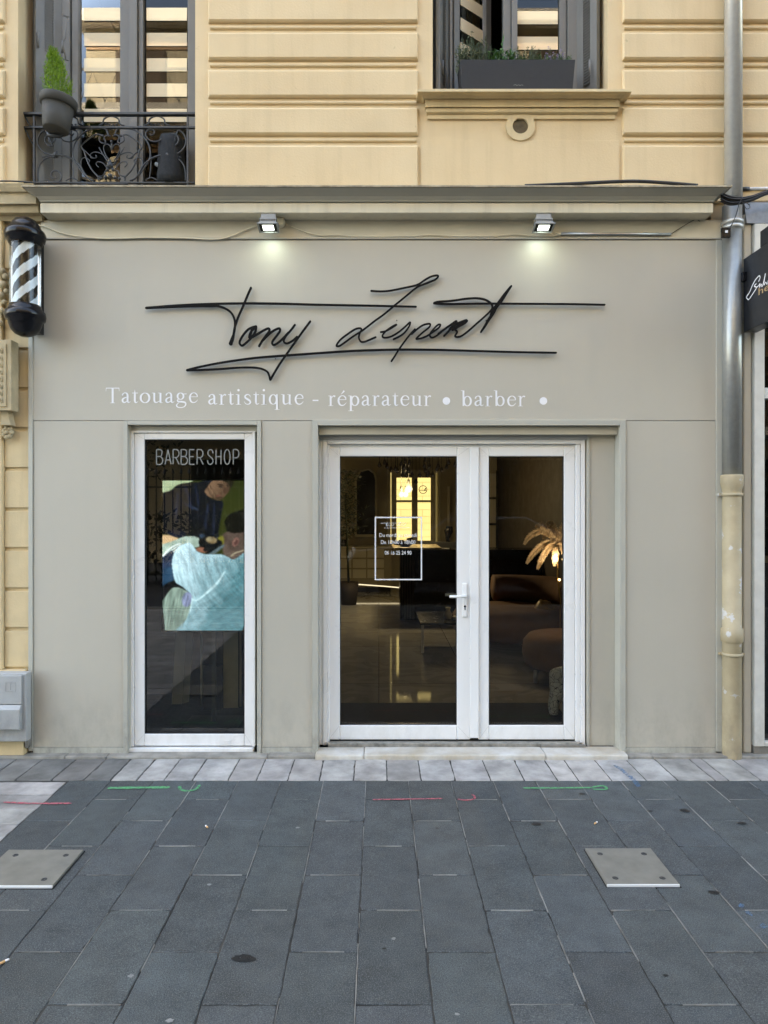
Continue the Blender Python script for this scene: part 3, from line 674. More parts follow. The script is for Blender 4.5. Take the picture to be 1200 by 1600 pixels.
m.add(vo+vi, [(0, 1, 5, 4), (1, 2, 6, 5), (2, 3, 7, 6), (3, 0, 4, 7), (0, 3, 2, 1), (4, 5, 9, 8), (5, 6, 10, 9), (6, 7, 11, 10), (7, 4, 8, 11), (8, 9, 13, 12), (9, 10, 14, 13), (10, 11, 15, 14), (11, 8, 12, 15)])
m.build('trough', trough, tr, bevel=0.002)
m = MB(); m.box(x0+0.0, x0+0.022, YT-0.0, YT+0.02, z0+0.02, z1-0.02); m.v = [(a-0.012, b+0.003, c) for a, b, c in m.v]; 
m = MB(); m.quad((x0+t_, YT+t_, z1-0.02), (x1-t_, YT+t_, z1-0.02), (x1-t_, YT+0.143, z1-0.02), (x0+t_, YT+0.143, z1-0.02)); m.build('soil', soil, tr)
m = MB(); m.ribbon([(X(a, YT), Z(b, YT), 0.0022) for a, b in smooth([(803, 132), (806, 130.5), (808, 132.3), (811, 131), (813, 132.5), (815, 131.2), (818, 132)], 3)], YT+0.0098, 0.001); m.build('maker_mark', dimwhite, tr)
h1 = mat('herb_grey_green', (0.10, 0.13, 0.065), 0.7, var=0.5, vscale=60); h2 = mat('herb_green', (0.055, 0.12, 0.025), 0.5, var=0.5, vscale=60)
h3 = mat('flower_mauve', (0.30, 0.25, 0.36), 0.7); h4 = mat('basil_green', (0.05, 0.16, 0.03), 0.4, var=0.4, vscale=40)
def herb(px0, px1, ptop, n, mt, lw, ll, lean=0.15, dens=16, fl=None, spread=0.3):
    m = MB(); f = MB()
    for i in range(n):
        px = rnd.uniform(px0, px1); zt = Z(93-(93-ptop)*rnd.uniform(0.35, 1.0), YT)
        b = Vector((X(px, YT), YT+rnd.uniform(0.03, 0.13), z1-0.03)); e = Vector((b.x+rnd.uniform(-lean, lean)*(zt-b.z), b.y+rnd.uniform(-.1, .1)*(zt-b.z), zt))
        mid = b.lerp(e, 0.5)+Vector((rnd.uniform(-.008, .008), rnd.uniform(-.008, .008), 0))
        m.tube([b, mid, e], [0.0014, 0.0011, 0.0006], 4)
        for k in range(dens):
            t = rnd.uniform(0.12, 1); p = b.lerp(e, t); q = rnd.uniform(0, 6.28)
            leaf(m, p, (math.cos(q), math.sin(q), rnd.uniform(0.2, 1.2)), ll*rnd.uniform(0.6, 1.2), lw)
        if fl and rnd.random() < 0.75:
            for k in range(14): leaf(f, e+Vector((rnd.uniform(-.006, .006), rnd.uniform(-.006, .006), rnd.uniform(-.016, .012))), (rnd.uniform(-1, 1), rnd.uniform(-1, 1), rnd.uniform(-.3, 1)), 0.009, 0.006)
    if fl: m.cur = 1; m.add(f.v, f.f)
    m.build('herb', [mt, fl] if fl else mt, tr)
herb(720, 768, 44, 60, h1, 0.006, 0.018, 0.16, 40)
herb(722, 768, 66, 80, h1, 0.006, 0.018, 0.4, 34)
herb(770, 802, 60, 16, h4, 0.018, 0.034, 0.2, 14)
herb(768, 804, 72, 44, h2, 0.011, 0.022, 0.4, 22)
herb(804, 848, 60, 40, h1, 0.007, 0.014, 0.35, 24)
herb(804, 850, 76, 60, h2, 0.006, 0.012, 0.6, 26)
herb(850, 900, 66, 34, h1, 0.0045, 0.013, 0.35, 16, fl=h3)
herb(856, 896, 79, 50, h2, 0.006, 0.013, 0.5, 22)
herb(714, 724, 78, 6, h2, 0.004, 0.014, 0.9, 10)

# ============================================================ THE GREY SHOPFRONT
sf = thing('shopfront', 'grey painted wooden shopfront with cornice, window and white glazed door', 'shopfront', (0, 0, 0))
PL, PR = X(45), X(1127)
WX0, WX1, WZT = X(200), X(402), Z(664)
DX0, DX1, DZT = X(497), X(968), Z(665)
# header board
m = MB(); m.box(PL+0.004, PR-0.004, 0.0, 0.035, Z(657), Z(375.5)); hb = m.build('header_board', panel, sf, bevel=0.0015)
m = MB(); m.box(PL+0.02, PR-0.02, 0.006, 0.04, Z(657.8), Z(656.9)); m.build('board_joint', darkm, sf)
# piers
for a, b, nm in ((PL+0.0295, WX0-0.0275, 'l'), (WX1+0.0275, DX0-0.0375, 'm'), (DX1+0.0375, X(1118)+0.0005, 'r')):
    bx('pier_panel', panel, sf, (a, b, 0.001, 0.036, Z(1167.5), Z(657.7)), bevel=0.0015)
    bx('pier_skirting', trimm, sf, (a-0.0, b+0.0, -0.004, 0.034, Z(1177.5), Z(1168)), bevel=0.0015)
# edge strips
bx('edge_strip', trimm, sf, (PL, PL+0.028, -0.008, 0.06, Z(1173), Z(375)), bevel=0.002)
bx('edge_strip', trimm, sf, (X(1118)+0.002, PR+0.004, -0.008, 0.06, Z(1174), Z(375)), bevel=0.002)
# frieze
m = MB(); m.box(X(64), PR, -0.002, 0.05, Z(375)+0.003, Z(344)); fr = m.build('frieze', mat('frieze_paint', (0.62, 0.58, 0.475), 0.5, var=0.08, vscale=5, bump=0.1), sf, bevel=0.0015)
bx('frieze_bead', trimm, sf, (X(64), X(1127), -0.009, -0.0025, Z(374.5)+0.002, Z(372)), bevel=0.001)
m = MB(); m.box(PL+0.01, PR-0.01, 0.012, 0.045, Z(376.2), Z(374.0)); m.build('shadow_gap', darkm, sf)
# cornice
m = MB()
m.moulding([(0.0, 3.453, 0), (0.115, 3.452, 0.015), (0.118, 3.456, 0.016), (0.118, 3.513, 0.016), (0.103, 3.5155, 0.006), (0.106, 3.520, 0.008), (0.122, 3.522, 0.02), (0.124, 3.530, 0.022), (0.128, 3.533, 0.024), (0.14, 3.548, 0.035), (0.162, 3.560, 0.05), (0.187, 3.571, 0.078), (0.193, 3.577, 0.082)], -2.112, 2.085, 0.0)
cor_ = m.build('cornice', [cornm, mat('cornice_grey', (0.42, 0.405, 0.35), 0.5, var=0.10, vscale=5, bump=0.15, bscale=50)], sf)
for p_ in cor_.data.polygons:
    if sum(cor_.data.vertices[v_].co.z for v_ in p_.vertices)/len(p_.vertices) > 3.517: p_.material_index = 1
m = MB(); m.moulding([(0.19, 3.577, 0.08), (0.203, 3.577, 0.092), (0.203, 3.5865, 0.092), (-0.05, 3.597, 0.092)], -2.112, 2.085, 0.0)
m.v = [(x, y+(0.0015*math.sin(x*23) if y < -0.1 else 0), z+0.0012*math.sin(x*17)) for x, y, z in m.v]
m.build('cornice_flashing', edgem, sf)
# window trim + reveal
def surround(x0, x1, zt, zb, wd, proj, nm='trim'):
    m = MB(); D_ = 0.1355; m.box(x0-wd, x0, -proj, D_, zb, zt+wd); m.box(x1, x1+wd, -proj, D_, zb, zt+wd); m.box(x0+0.0005, x1-0.0005, -proj, D_, zt, zt+wd)
    return m.build(nm, trimm, sf, bevel=0.002)
surround(WX0, WX1, WZT, Z(1177), 0.026, 0.010)
surround(DX0, DX1, DZT, Z(1176), 0.036, 0.012)
m = MB()
m.box(WX0-0.001, WX0+0.004, 0.03, 0.09, 0.02, WZT-0.001); m.box(WX1-0.004, WX1+0.001, 0.03, 0.09, 0.02, WZT-0.001); m.box(WX0+0.004, WX1-0.004, 0.045, 0.09, Z(673.5), WZT-0.002)
m.build('window_reveal', upvc2, sf, bevel=0.001)
m = MB(); m.box(DX0+0.001, DX1-0.001, 0.035, 0.12, Z(679, 0.035), DZT-0.001); m.build('shutter_box', upvc2, sf, bevel=0.002)
m = MB(); m.box(DX0+0.004, X(918, 0.1), 0.085, 0.17, Z(687, 0.09), Z(679.8, 0.09)); m.build('door_head', mat('head_grey', (0.33, 0.335, 0.34), 0.4), sf, bevel=0.001)
m = MB(); m.box(X(917, 0.09), DX1-0.0005, 0.09, 0.13, 0.03, Z(680, 0.09)); m.build('side_panel', panel, sf, bevel=0.001)
m = MB(); m.box(X(917.5, 0.09), X(921, 0.09), 0.082, 0.0898, 0.03, Z(680, 0.09)-0.001); m.build('side_panel_bead', trimm, sf, bevel=0.001)
# shop window (white uPVC)
YF = 0.05
m = MB(); x0, x1, z0, z1 = X(205, YF), X(399, YF), Z(1166, YF), Z(673.5, YF)
frame_rect(m, x0, x1, z0, z1, 0.018, YF-0.012, YF+0.05, 0.0, 0.012)
m.box(X(203, YF), X(397, YF), YF-0.028, YF+0.04, Z(1179, YF), Z(1167.5, YF))          # bottom rail
swin = m.build('window', upvc, sf, bevel=0.003)
m = MB(); a0, a1, b0, b1 = x0+0.020, x1-0.019, Z(1165.5, YF), z1-0.014
gx0, gx1, gz0, gz1 = X(225.5, YF), X(382, YF), Z(1147, YF), Z(686.5, YF)
m.box(a0, gx0, YF, YF+0.05, b0, b1); m.box(gx1, a1, YF, YF+0.05, b0, b1); m.box(gx0+0.0003, gx1-0.0003, YF, YF+0.05, b0, gz0); m.box(gx0+0.0003, gx1-0.0003, YF, YF+0.05, gz1, b1)
m.build('sash', upvc, swin, bevel=0.005)
def mitres(m, x0, x1, z0, z1, gx0, gx1, gz0, gz1, y):
    for (a, b, c, d) in ((x0, z0, gx0, gz0), (x1, z0, gx1, gz0), (x0, z1, gx0, gz1), (x1, z1, gx1, gz1)):
        v = Vector((c-a, d-b)).normalized(); n_ = Vector((-v.y, v.x))*0.0006
        a_, b_, c_, d_ = a+v.x*.006, b+v.y*.006, c-v.x*.006, d-v.y*.006
        m.quad((a_+n_.x, y, b_+n_.y), (c_+n_.x, y, d_+n_.y), (c_-n_.x, y, d_-n_.y), (a_-n_.x, y, b_-n_.y))
m = MB(); mitres(m, a0, a1, b0, b1, gx0, gx1, gz0, gz1, YF-0.0006); m.build('mitre_joints', mat('joint_grey', (0.42, 0.42, 0.40), 0.8), swin)
m = MB(); frame_rect(m, gx0, gx1, gz0, gz1, 0.006, YF+0.008, YF+0.03); m.build('gasket', darkm, swin)
m = MB(); m.quad((gx0, YF+0.02, gz0), (gx1, YF+0.02, gz0), (gx1, YF+0.02, gz1), (gx0, YF+0.02, gz1)); m.build('pane', paneg, swin)
m = MB(); m.box(X(350, YF), X(360, YF), YF-0.006, YF, Z(1161, YF), Z(1156.5, YF)); m.box(X(240, YF), X(246, YF), YF-0.001, YF, Z(1158.6, YF), Z(1157.8, YF)); m.build('drain_cap', upvc, swin, bevel=0.001)
# white glazed door
YD = 0.12
m = MB(); x0, x1, z0, z1 = X(505, YD), X(913, YD), Z(1163, YD), Z(686, YD)
frame_rect(m, x0, x1, z0, z1, 0.030, YD-0.022, YD+0.05, 0, 0.035); m.box(x0+0.031, x1-0.031, YD+0.010, YD+0.07, Z(700, YD), z1-0.0355)
m.box(x0-0.026, x0-0.0005, YD-0.012, YD+0.05, z0, z1); m.box(x0+0.0305, x0+0.042, YD-0.014, YD+0.04, z0, z1-0.036)
m.box(x1-0.060, x1-0.0305, YD-0.014, YD+0.04, z0, z1-0.036)
dr = m.build('door_frame', upvc, sf, bevel=0.004)
def leafdoor(lx0, lx1, g0, g1, nm):
    a, b = X(lx0, YD), X(lx1, YD); c, d = X(g0, YD), X(g1, YD); zb, zt = Z(1156, YD), Z(698, YD); gb, gt = Z(1133.5, YD), Z(713, YD)
    m = MB(); m.box(a, c, YD, YD+0.055, zb, zt); m.box(d, b, YD, YD+0.055, zb, zt); m.box(c+0.0003, d-0.0003, YD, YD+0.055, zb, gb); m.box(c+0.0003, d-0.0003, YD, YD+0.055, gt, zt)
    o = m.build('door_leaf', upvc, sf, bevel=0.006)
    m = MB(); mitres(m, a, b, zb, zt, c, d, gb, gt, YD-0.0006); m.build('mitre_joints', MATS['joint_grey'], o)
    m = MB(); frame_rect(m, c, d, gb, gt, 0.005, YD+0.012, YD+0.03); m.build('gasket', darkm, o)
    m = MB(); m.quad((c, YD+0.025, gb), (d, YD+0.025, gb), (d, YD+0.025, gt), (c, YD+0.025, gt)); m.build('pane', panedoor, o)
    return o
dl = leafdoor(513, 735, 531, 714, 'l'); dr2 = leafdoor(747.5, 898.5, 764, 881.5, 'r')
m = MB(); m.box(X(734, YD), X(747.5, YD), YD-0.018, YD-0.0005, Z(1152, YD), Z(699, YD)); m.build('cover_strip', upvc, dr2, bevel=0.003)
m = MB(); m.box(X(512, YD), X(900, YD), YD+0.01, YD+0.05, Z(1160, YD), Z(1156.2, YD)); m.build('door_gap', darkm, sf)
m = MB(); m.box(X(508, YD), X(908, YD), YD-0.03, YD+0.06, Z(1164.5, YD-0.03), Z(1160.3, YD-0.03)); m.build('threshold', alu, sf, bevel=0.002)
# handle
hx0 = X(727, YD-0.02)
m = MB(); m.box(hx0-0.0165, hx0+0.0135, YD-0.012, YD-0.0003, Z(964, YD), Z(911, YD)); m.build('handle_plate', upvc, dl, bevel=0.005)
m = MB(); m.tube([(hx0-0.001, YD-0.01, Z(932, YD-.04)), (hx0-0.001, YD-0.052, Z(932, YD-.04))], 0.010, 12); m.tube([(hx0+0.004, YD-0.052, Z(931.5, YD-.05)), (hx0-0.05, YD-0.056, Z(932, YD-.05)), (hx0-0.108, YD-0.056, Z(932, YD-.05))], [0.010, 0.0095, 0.0085], 12); m.build('handle', upvc, dl)
m = MB(); m.tube([(hx0-0.001, YD+0.055, Z(930, YD+.1)), (hx0-0.001, YD+0.10, Z(930, YD+.1)), (hx0-0.12, YD+0.105, Z(929.5, YD+.1))], 0.009, 12); m.build('inner_handle', upvc, dl)
m = MB(); m.disc(hx0-0.001, Z(947, YD), 0.0075, YD-0.0128); m.box(hx0-0.004, hx0+0.002, YD-0.0135, YD-0.0126, Z(952.5, YD), Z(947, YD)); m.build('keyhole', blackp, dl)
# marble step and base course
m = MB(); m.box(DX0-0.012, X(569, 0), -0.082, 0.07, -0.01, 0.030); m.box(X(569.5, 0), X(848, 0), -0.083, 0.07, -0.01, 0.032); m.box(X(848.5, 0), X(975, 0), -0.082, 0.085, -0.01, 0.030)
m.build('marble_step', marble, sf, bevel=0.009)
m = MB(); m.box(X(512, .05), X(908, .05), 0.071, 0.115, 0.0, 0.052); m.build('step_rubble', mat('rubble', (0.33, 0.31, 0.27), 0.9, var=0.6, vscale=22, bump=1.0, bscale=60), sf, bevel=0.004)
m = MB(); m.box(X(845, .08), X(914, .08), 0.055, 0.0705, 0.0, 0.046); m.build('step_slate', basest, sf, bevel=0.002)
m = MB()
for a, b, mi in ((-25, X(-5), 0), (X(-5)+.002, X(108), 0), (X(108)+.002, X(172), 0), (X(172)+.002, X(420), 0), (X(420)+.002, X(494), 0), (X(976)+.002, X(1014), 0), (X(1014)+.002, X(1200), 0), (X(1200)+.002, 25, 0)):
    m.box(a, b, -0.066, 0.03, -0.01, 0.014+rnd.uniform(0, 0.006))
bc = m.build('base_course', mat('base_pale', (0.33, 0.31, 0.27), 0.7, var=0.6, vscale=10, bump=0.4, var2=(0.16, 0.15, 0.13)), bld, bevel=0.006)
# the dirty slot between panels and ground
m = MB(); m.box(PL, WX0-0.03, 0.01, 0.04, 0.0, 0.05); m.box(WX1+0.03, DX0-0.04, 0.01, 0.04, 0.0, 0.05); m.box(DX1+0.04, PR, 0.01, 0.04, 0.0, 0.05); m.build('plinth_gap', darkm, sf)

# ------------------------------------------------------------ lettering
GL = {}
def el(cx_, cy_, rx, ry_, thin, thick, a0=0, a1=360, n=26):
    return [(cx_+rx*math.cos(R(a0+(a1-a0)*k/n)), cy_+ry_*math.sin(R(a0+(a1-a0)*k/n)), thin+(thick-thin)*abs(math.cos(R(a0+(a1-a0)*k/n)))**1.3) for k in range(n+1)]
def sm(p): return smooth(p, 6)
GL['T'] = (611, [[(20, 645, 34), (590, 645, 34)], [(305, 10, 85), (305, 645, 85)], [(205, 10, 20), (405, 10, 20)], [(30, 655, 22), (22, 510, 14)], [(580, 655, 22), (590, 510, 14)]])
GL['a'] = (444, [sm([(80, 325, 60), (100, 392, 48), (180, 440, 34), (262, 418, 60), (300, 330, 80), (300, 110, 80), (318, 45, 58), (360, 32, 40), (430, 70, 18)]), sm([(300, 275, 25), (200, 240, 42), (105, 190, 62), (78, 110, 78), (120, 40, 62), (200, 42, 42), (300, 115, 26)])])
GL['t'] = (278, [[(125, 580, 6), (125, 440, 60), (125, 430, 80), (125, 110, 80)], sm([(125, 112, 80), (142, 45, 62), (190, 26, 46), (265, 70, 14)]), [(15, 433, 30), (258, 433, 30)]])
GL['o'] = (500, [el(250, 226, 185, 208, 30, 88)])
GL['u'] = (500, [sm([(110, 440, 80), (110, 250, 80), (112, 120, 80), (140, 45, 62), (200, 30, 46), (280, 60, 30), (360, 110, 24)]), [(370, 442, 80), (370, 15, 80)], [(8, 436, 22), (110, 436, 22)], [(270, 436, 22), (370, 436, 22)], [(370, 14, 24), (478, 22, 16)]])
GL['g'] = (500, [el(210, 300, 128, 138, 30, 76), [(300, 392, 26), (470, 398, 36)], sm([(150, 178, 26), (90, 150, 40), (80, 105, 50), (130, 68, 66), (280, 58, 70), (400, 30, 68), (435, -50, 60), (370, -150, 44), (230, -190, 36), (90, -165, 44), (42, -95, 50), (80, -30, 36), (150, 20, 22)])])
GL['e'] = (444, [[(90, 272, 26), (400, 272, 26)], sm([(398, 272, 30), (375, 360, 54), (310, 425, 44), (235, 442, 32), (140, 400, 52), (80, 290, 74), (84, 180, 80), (130, 70, 66), (220, 25, 48), (320, 50, 36), (415, 150, 14)])])
GL['r'] = (333, [[(115, 440, 80), (115, 12, 80)], [(10, 434, 24), (115, 434, 24)], [(15, 11, 20), (225, 11, 20)], sm([(150, 330, 18), (195, 400, 34), (250, 432, 52), (310, 405, 72)])])
GL['i'] = (278, [[(138, 440, 80), (138, 12, 80)], [(25, 434, 24), (138, 434, 24)], [(25, 11, 20), (250, 11, 20)], el(138, 625, 26, 26, 52, 52)])
GL['s'] = (389, [sm([(322, 320, 12), (305, 385, 30), (240, 435, 38), (160, 430, 52), (95, 370, 62), (110, 300, 72), (200, 238, 84), (290, 175, 76), (320, 105, 66), (280, 42, 52), (190, 22, 36), (105, 60, 30), (60, 150, 12)])])
GL['q'] = (500, [el(215, 226, 150, 205, 32, 84), [(375, 450, 60), (375, -205, 80)], [(270, -206, 20), (480, -206, 20)]])
GL['p'] = (500, [el(290, 226, 150, 205, 32, 84), [(120, 442, 80), (120, -205, 80)], [(10, -206, 20), (235, -206, 20)], [(10, 434, 24), (120, 434, 24)]])
GL['b'] = (500, [el(280, 226, 150, 205, 32, 84), [(112, 680, 80), (112, 15, 70)], [(5, 672, 22), (112, 672, 22)]])
GL['é'] = (444, GL['e'][1]+[[(190, 505, 14), (260, 580, 44), (320, 655, 70)]])
GL['-'] = (333, [[(40, 215, 58), (290, 215, 58)]])
def word(parent, txt, px0, px1, pyb, em, y, mt, name, ysc=1.0):
    nat = sum(GL[c][0] for c in txt[:-1])*em/1000+GL[txt[-1]][0]*0.92*em/1000
    trk = (px1-px0-nat)/max(1, len(txt)-1); m = MB(); x = px0; k = 0
    for c in txt:
        for st in GL[c][1]:
            m.ribbon([(X(x+a*em/1000), Z(pyb-b*em/1000*ysc), w_*em/1000*(-CAMY)/F*1.02) for a, b, w_ in st], y-0.0004*(k % 6), 0.001, 1.0, 0.000004); k += 1
        x += GL[c][0]*em/1000+trk
    return m.build(name, mt, parent)
ls = thing('painted_lettering', 'line of small white serif lettering on the header board below the black script', 'lettering', (X(510), -0.001, Z(632)))
def TW(t_, a, b, c): word(ls, t_, a, b, c, 36.5, -0.0012, white, 'word')
TW('Tatouage', 165, 309, 630); TW('artistique', 324, 474, 632.5); TW('-', 487, 498, 633.5)
TW('réparateur', 512.5, 673, 634.5); TW('barber', 720, 820, 635)
for px, py in ((697.5, 626.5), (849, 626.5)):
    m = MB(); m.disc(X(px), Z(py), 6.0*4.41/F, -0.0016, 24); m.build('bullet', white, ls)

# black script sign standing off the board
ss = thing('script_sign', 'large black handwritten script sign standing off the grey board', 'sign', (X(590), -0.02, Z(520)))
def A(p): return [(340+a/7.5, 430+b/7.5) for a, b in p]
def B_(p): return [(500+a/6, 420+b/6) for a, b in p]
def C_(p): return [(640+a/6.6667, 430+b/6.6667) for a, b in p]
_sk = [0]
def stroke(name, pts, wd, n=6):
    P = smooth([(a, b) for a, b in pts], n); N = len(P); m = MB(); _sk[0] += 1
    ws = wd if callable(wd) else (lambda t: wd)
    y = -0.028-0.0006*(_sk[0] % 5)
    m.ribbon([(X(a, y), Z(b, y), ws(i/(N-1))*4.38/F) for i, (a, b) in enumerate(P)], y, 0.010, 1.0, 0.000008)
    for i in (0, N-1):
        a, b = P[i]; m.lathe([(0, -0.0001), (ws(i/(N-1))*2.19/F, -0.0001), (ws(i/(N-1))*2.19/F, 0.010)], (X(a, y), y, Z(b, y)), 10, Matrix.Rotation(R(-90), 4, 'X'))
    return m
def put(name, strokes):
    m = MB()
    for pts, wd in strokes:
        q = stroke(name, pts, wd); m.add(q.v, q.f)
    return m.build(name, letter, ss)
put('first_word', [
    ([(228, 481), (262, 479.5), (300, 478.2), (330, 478)]+A([(0, 360), (80, 385), (150, 430), (190, 495), (203, 570), (192, 670), (170, 740), (152, 800)]), lambda t: 3.4+2.6*max(0, (t-0.86)/0.14)),
    (A([(390, 145), (350, 235), (300, 355), (240, 490), (200, 610), (178, 740), (152, 800)]), lambda t: 3.3+1.4*max(0, (t-0.7)/0.3)),
    (A([(450, 598), (400, 612), (350, 640), (295, 705), (258, 775), (265, 812), (290, 822), (335, 790), (385, 740), (435, 670), (452, 600), (425, 620), (385, 670), (370, 730), (400, 725), (470, 685), (540, 645), (595, 622), (605, 650), (560, 715), (520, 770), (485, 830)]), 3.3),
    (A([(400, 640), (385, 690), (380, 735)]), 3.6),
    (A([(530, 760), (600, 690), (670, 640), (725, 622), (728, 655), (690, 710), (645, 770), (640, 805), (665, 815), (715, 785), (770, 735), (830, 670)]), 3.3),
    (A([(905, 580), (860, 640), (800, 710), (775, 760), (785, 790), (820, 797), (880, 765), (930, 720)]), 3.2),
    (A([(1085, 540), (1010, 640), (920, 765), (810, 920), (720, 1050), (660, 1150), (617, 1225)]), 3.2)])
put('crossbar', [([(228, 480.5), (283, 476.5), (340, 474.3), (400, 473.8), (450, 474.6), (500, 476), (575, 477.3), (650, 479)], lambda t: 2.8+0.6*math.sin(3.14*t))])
put('underline', [(A([(615, 1225), (605, 1180), (580, 1130), (520, 1098), (440, 1083), (330, 1080), (200, 1085), (0, 1100)])+[(310, 578), (292, 578.5)], 3.2),
    ([(292, 578), (310, 573.5), (340, 567.5), (370, 562.8), (400, 559), (440, 555.7), (500, 551.5), (550, 548.2), (616, 546.2), (680, 546.4), (730, 547.8), (800, 549.8), (869, 551)], lambda t: 3.0+0.5*math.sin(3.14*t))])
put('second_word', [
    (B_([(480, 205), (560, 210), (640, 206), (720, 192), (800, 175), (880, 158), (930, 140), (980, 105), (1040, 72), (1095, 60), (1108, 72), (1080, 100), (1020, 125), (960, 148), (905, 175), (800, 260), (690, 350), (600, 425), (510, 490), (400, 575), (300, 640), (200, 712), (165, 725), (155, 715), (190, 665), (260, 610), (330, 565), (375, 556), (388, 572), (370, 610), (365, 650), (385, 682), (420, 682), (470, 662), (522, 640)]), 2.75),
    (B_([(570, 592), (610, 585), (660, 560), (720, 520), (670, 545), (610, 590), (585, 630), (610, 645), (670, 632), (740, 590), (800, 540), (845, 500), (835, 540), (790, 600), (740, 635), (690, 658)]), 2.75),
    (B_([(890, 565), (840, 620), (790, 685), (740, 755), (700, 820), (670, 865)]), 2.8),
    (B_([(860, 610), (910, 565), (970, 525), (1030, 515), (1025, 545), (970, 590), (915, 640), (905, 657), (950, 650), (1010, 625), (1060, 590), (1110, 555), (1130, 525), (1105, 525), (1060, 570), (1030, 615), (1045, 643), (1085, 632), (1140, 590)]), 2.75),
    (C_([(300, 610), (360, 565), (430, 515), (485, 478), (480, 500), (440, 545), (395, 595), (360, 630)]), 3.4),
    (C_([(420, 560), (470, 520), (520, 495), (595, 470), (570, 498), (510, 530), (450, 565)]), 4.2),
    (C_([(440, 555), (480, 570), (495, 595), (475, 630), (495, 643), (540, 632), (600, 590), (680, 520), (760, 450), (830, 385), (862, 340), (855, 300), (820, 270), (770, 248), (700, 238), (630, 240), (560, 247), (480, 260), (400, 268), (300, 275), (255, 288)]), 3.0),
    (C_([(1060, 112), (1010, 185), (960, 262), (905, 330), (870, 395), (820, 470), (785, 530), (745, 588)]), lambda t: 3.2+1.8*math.sin(3.14*t)),
    (C_([(1050, 120), (980, 205), (910, 300), (865, 360), (845, 410)]), 3.0),
    (C_([(255, 290), (330, 297), (450, 298), (620, 296), (800, 294)])+[(840, 474.5), (900, 475), (945, 476)], lambda t: 3.2-0.4*t)])
m = MB()
for px, py in ((300, 477), (500, 475.5), (640, 478), (420, 474), (560, 547.5), (700, 547), (850, 550.5), (340, 566), (730, 474), (920, 475.3), (364, 520), (620, 500), (760, 500), (430, 560)):
    p = W(px, py, -0.02); m.tube([(p[0], -0.019, p[2]), (p[0], 0.001, p[2])], 0.003, 6)
m.build('standoff_pins', iron, ss)

# BARBER SHOP on the window glass (thin rounded capitals)
def cap(ch):
    D = {'B': [[(0, 0), (0, 1)], sm([(0, 1, 1), (.45, 1, 1), (.68, .88, 1), (.62, .62, 1), (.4, .53, 1), (0, .53, 1)]), sm([(0, .53, 1), (.45, .53, 1), (.75, .38, 1), (.75, .16, 1), (.5, .0, 1), (0, 0, 1)])],
         'A': [[(0, 0), (.36, 1)], [(.36, 1), (.75, 0)], [(.12, .30), (.63, .30)]],
         'R': [[(0, 0), (0, 1)], sm([(0, 1, 1), (.45, 1, 1), (.70, .85, 1), (.70, .62, 1), (.45, .47, 1), (0, .47, 1)]), [(.32, .47), (.75, 0)]],
         'E': [[(0, 0), (0, 1)], [(0, 1), (.62, 1)], [(0, .52), (.52, .52)], [(0, 0), (.65, 0)]],
         'S': [sm([(.70, .74, 1), (.62, .93, 1), (.38, 1, 1), (.12, .9, 1), (.1, .68, 1), (.36, .52, 1), (.64, .36, 1), (.68, .14, 1), (.40, 0, 1), (.12, .06, 1), (.02, .28, 1)])],
         'H': [[(0, 0), (0, 1)], [(.62, 0), (.62, 1)], [(0, .52), (.62, .52)]],
         'O': [sm([(.36+.36*math.cos(q), .5+.5*math.sin(q), 1) for q in [2*math.pi*k/16 for k in range(17)]])],
         'P': [[(0, 0), (0, 1)], sm([(0, 1, 1), (.42, 1, 1), (.66, .86, 1), (.66, .6, 1), (.42, .45, 1), (0, .45, 1)])]}
    return D[ch]
bs_ = MB(); k = 0; yv = YF+0.0165; 
for ch, px in zip('BARBERSHOP', (244.5, 258, 270.5, 283, 296, 308, 324, 337.5, 350.5, 364.5)):
    for st in cap(ch):
        pts = [(X(px+p[0]*12.6, yv), Z(725.5-p[1]*23, yv), 1.75*4.46/F) for p in st]; bs_.ribbon(pts, yv-0.0002*(k % 6), 0.001, 1.0, 0.000004); k += 1
bs_.build('window_lettering', dimwhite, swin)
# notice on the door glass
nt_ = thing('door_notice', 'white framed notice with a phone number on the left door pane', 'notice', (X(622, YD+.02), YD+0.02, Z(857, YD+.02)))
yn = YD+0.0235; m = MB(); a, b, c, d = X(585.5, yn), X(659.5, yn), Z(906.5, yn), Z(807.5, yn)
frame_rect(m, a, b, c, d, 0.0085, yn-0.0006, yn); m.build('border', white, nt_)
def text(txt, px, py, hpx, y, mt, parent, name='text_line', squeeze=0.85):
    cu = bpy.data.curves.new('t', 'FONT'); cu.body = txt; cu.align_x = 'CENTER'; cu.size = hpx*(y-CAMY)/F
    ob = bpy.data.objects.new('t', cu); col.objects.link(ob); bpy.context.view_layer.update()
    me = bpy.data.meshes.new_from_object(ob.evaluated_get(bpy.context.evaluated_depsgraph_get())); bpy.data.objects.remove(ob)
    p = Vector(W(px, py, y)); off = parent_world(parent)
    me.transform(Matrix.Translation(p-off) @ Matrix.Rotation(R(90), 4, 'X') @ Matrix.Diagonal((squeeze, 1, 1, 1)))
    me.materials.append(mt); o = bpy.data.objects.new(name, me); col.objects.link(o); o.parent = parent; return o
text('Du mardi au samedi', 622, 839, 8.6, yn, white, nt_)
text('De 10h00 à 18h00', 622, 850, 8.6, yn, white, nt_)
text('06 16 25 24 90', 622, 866.5, 8.6, yn, white, nt_, squeeze=0.8)
m = MB()
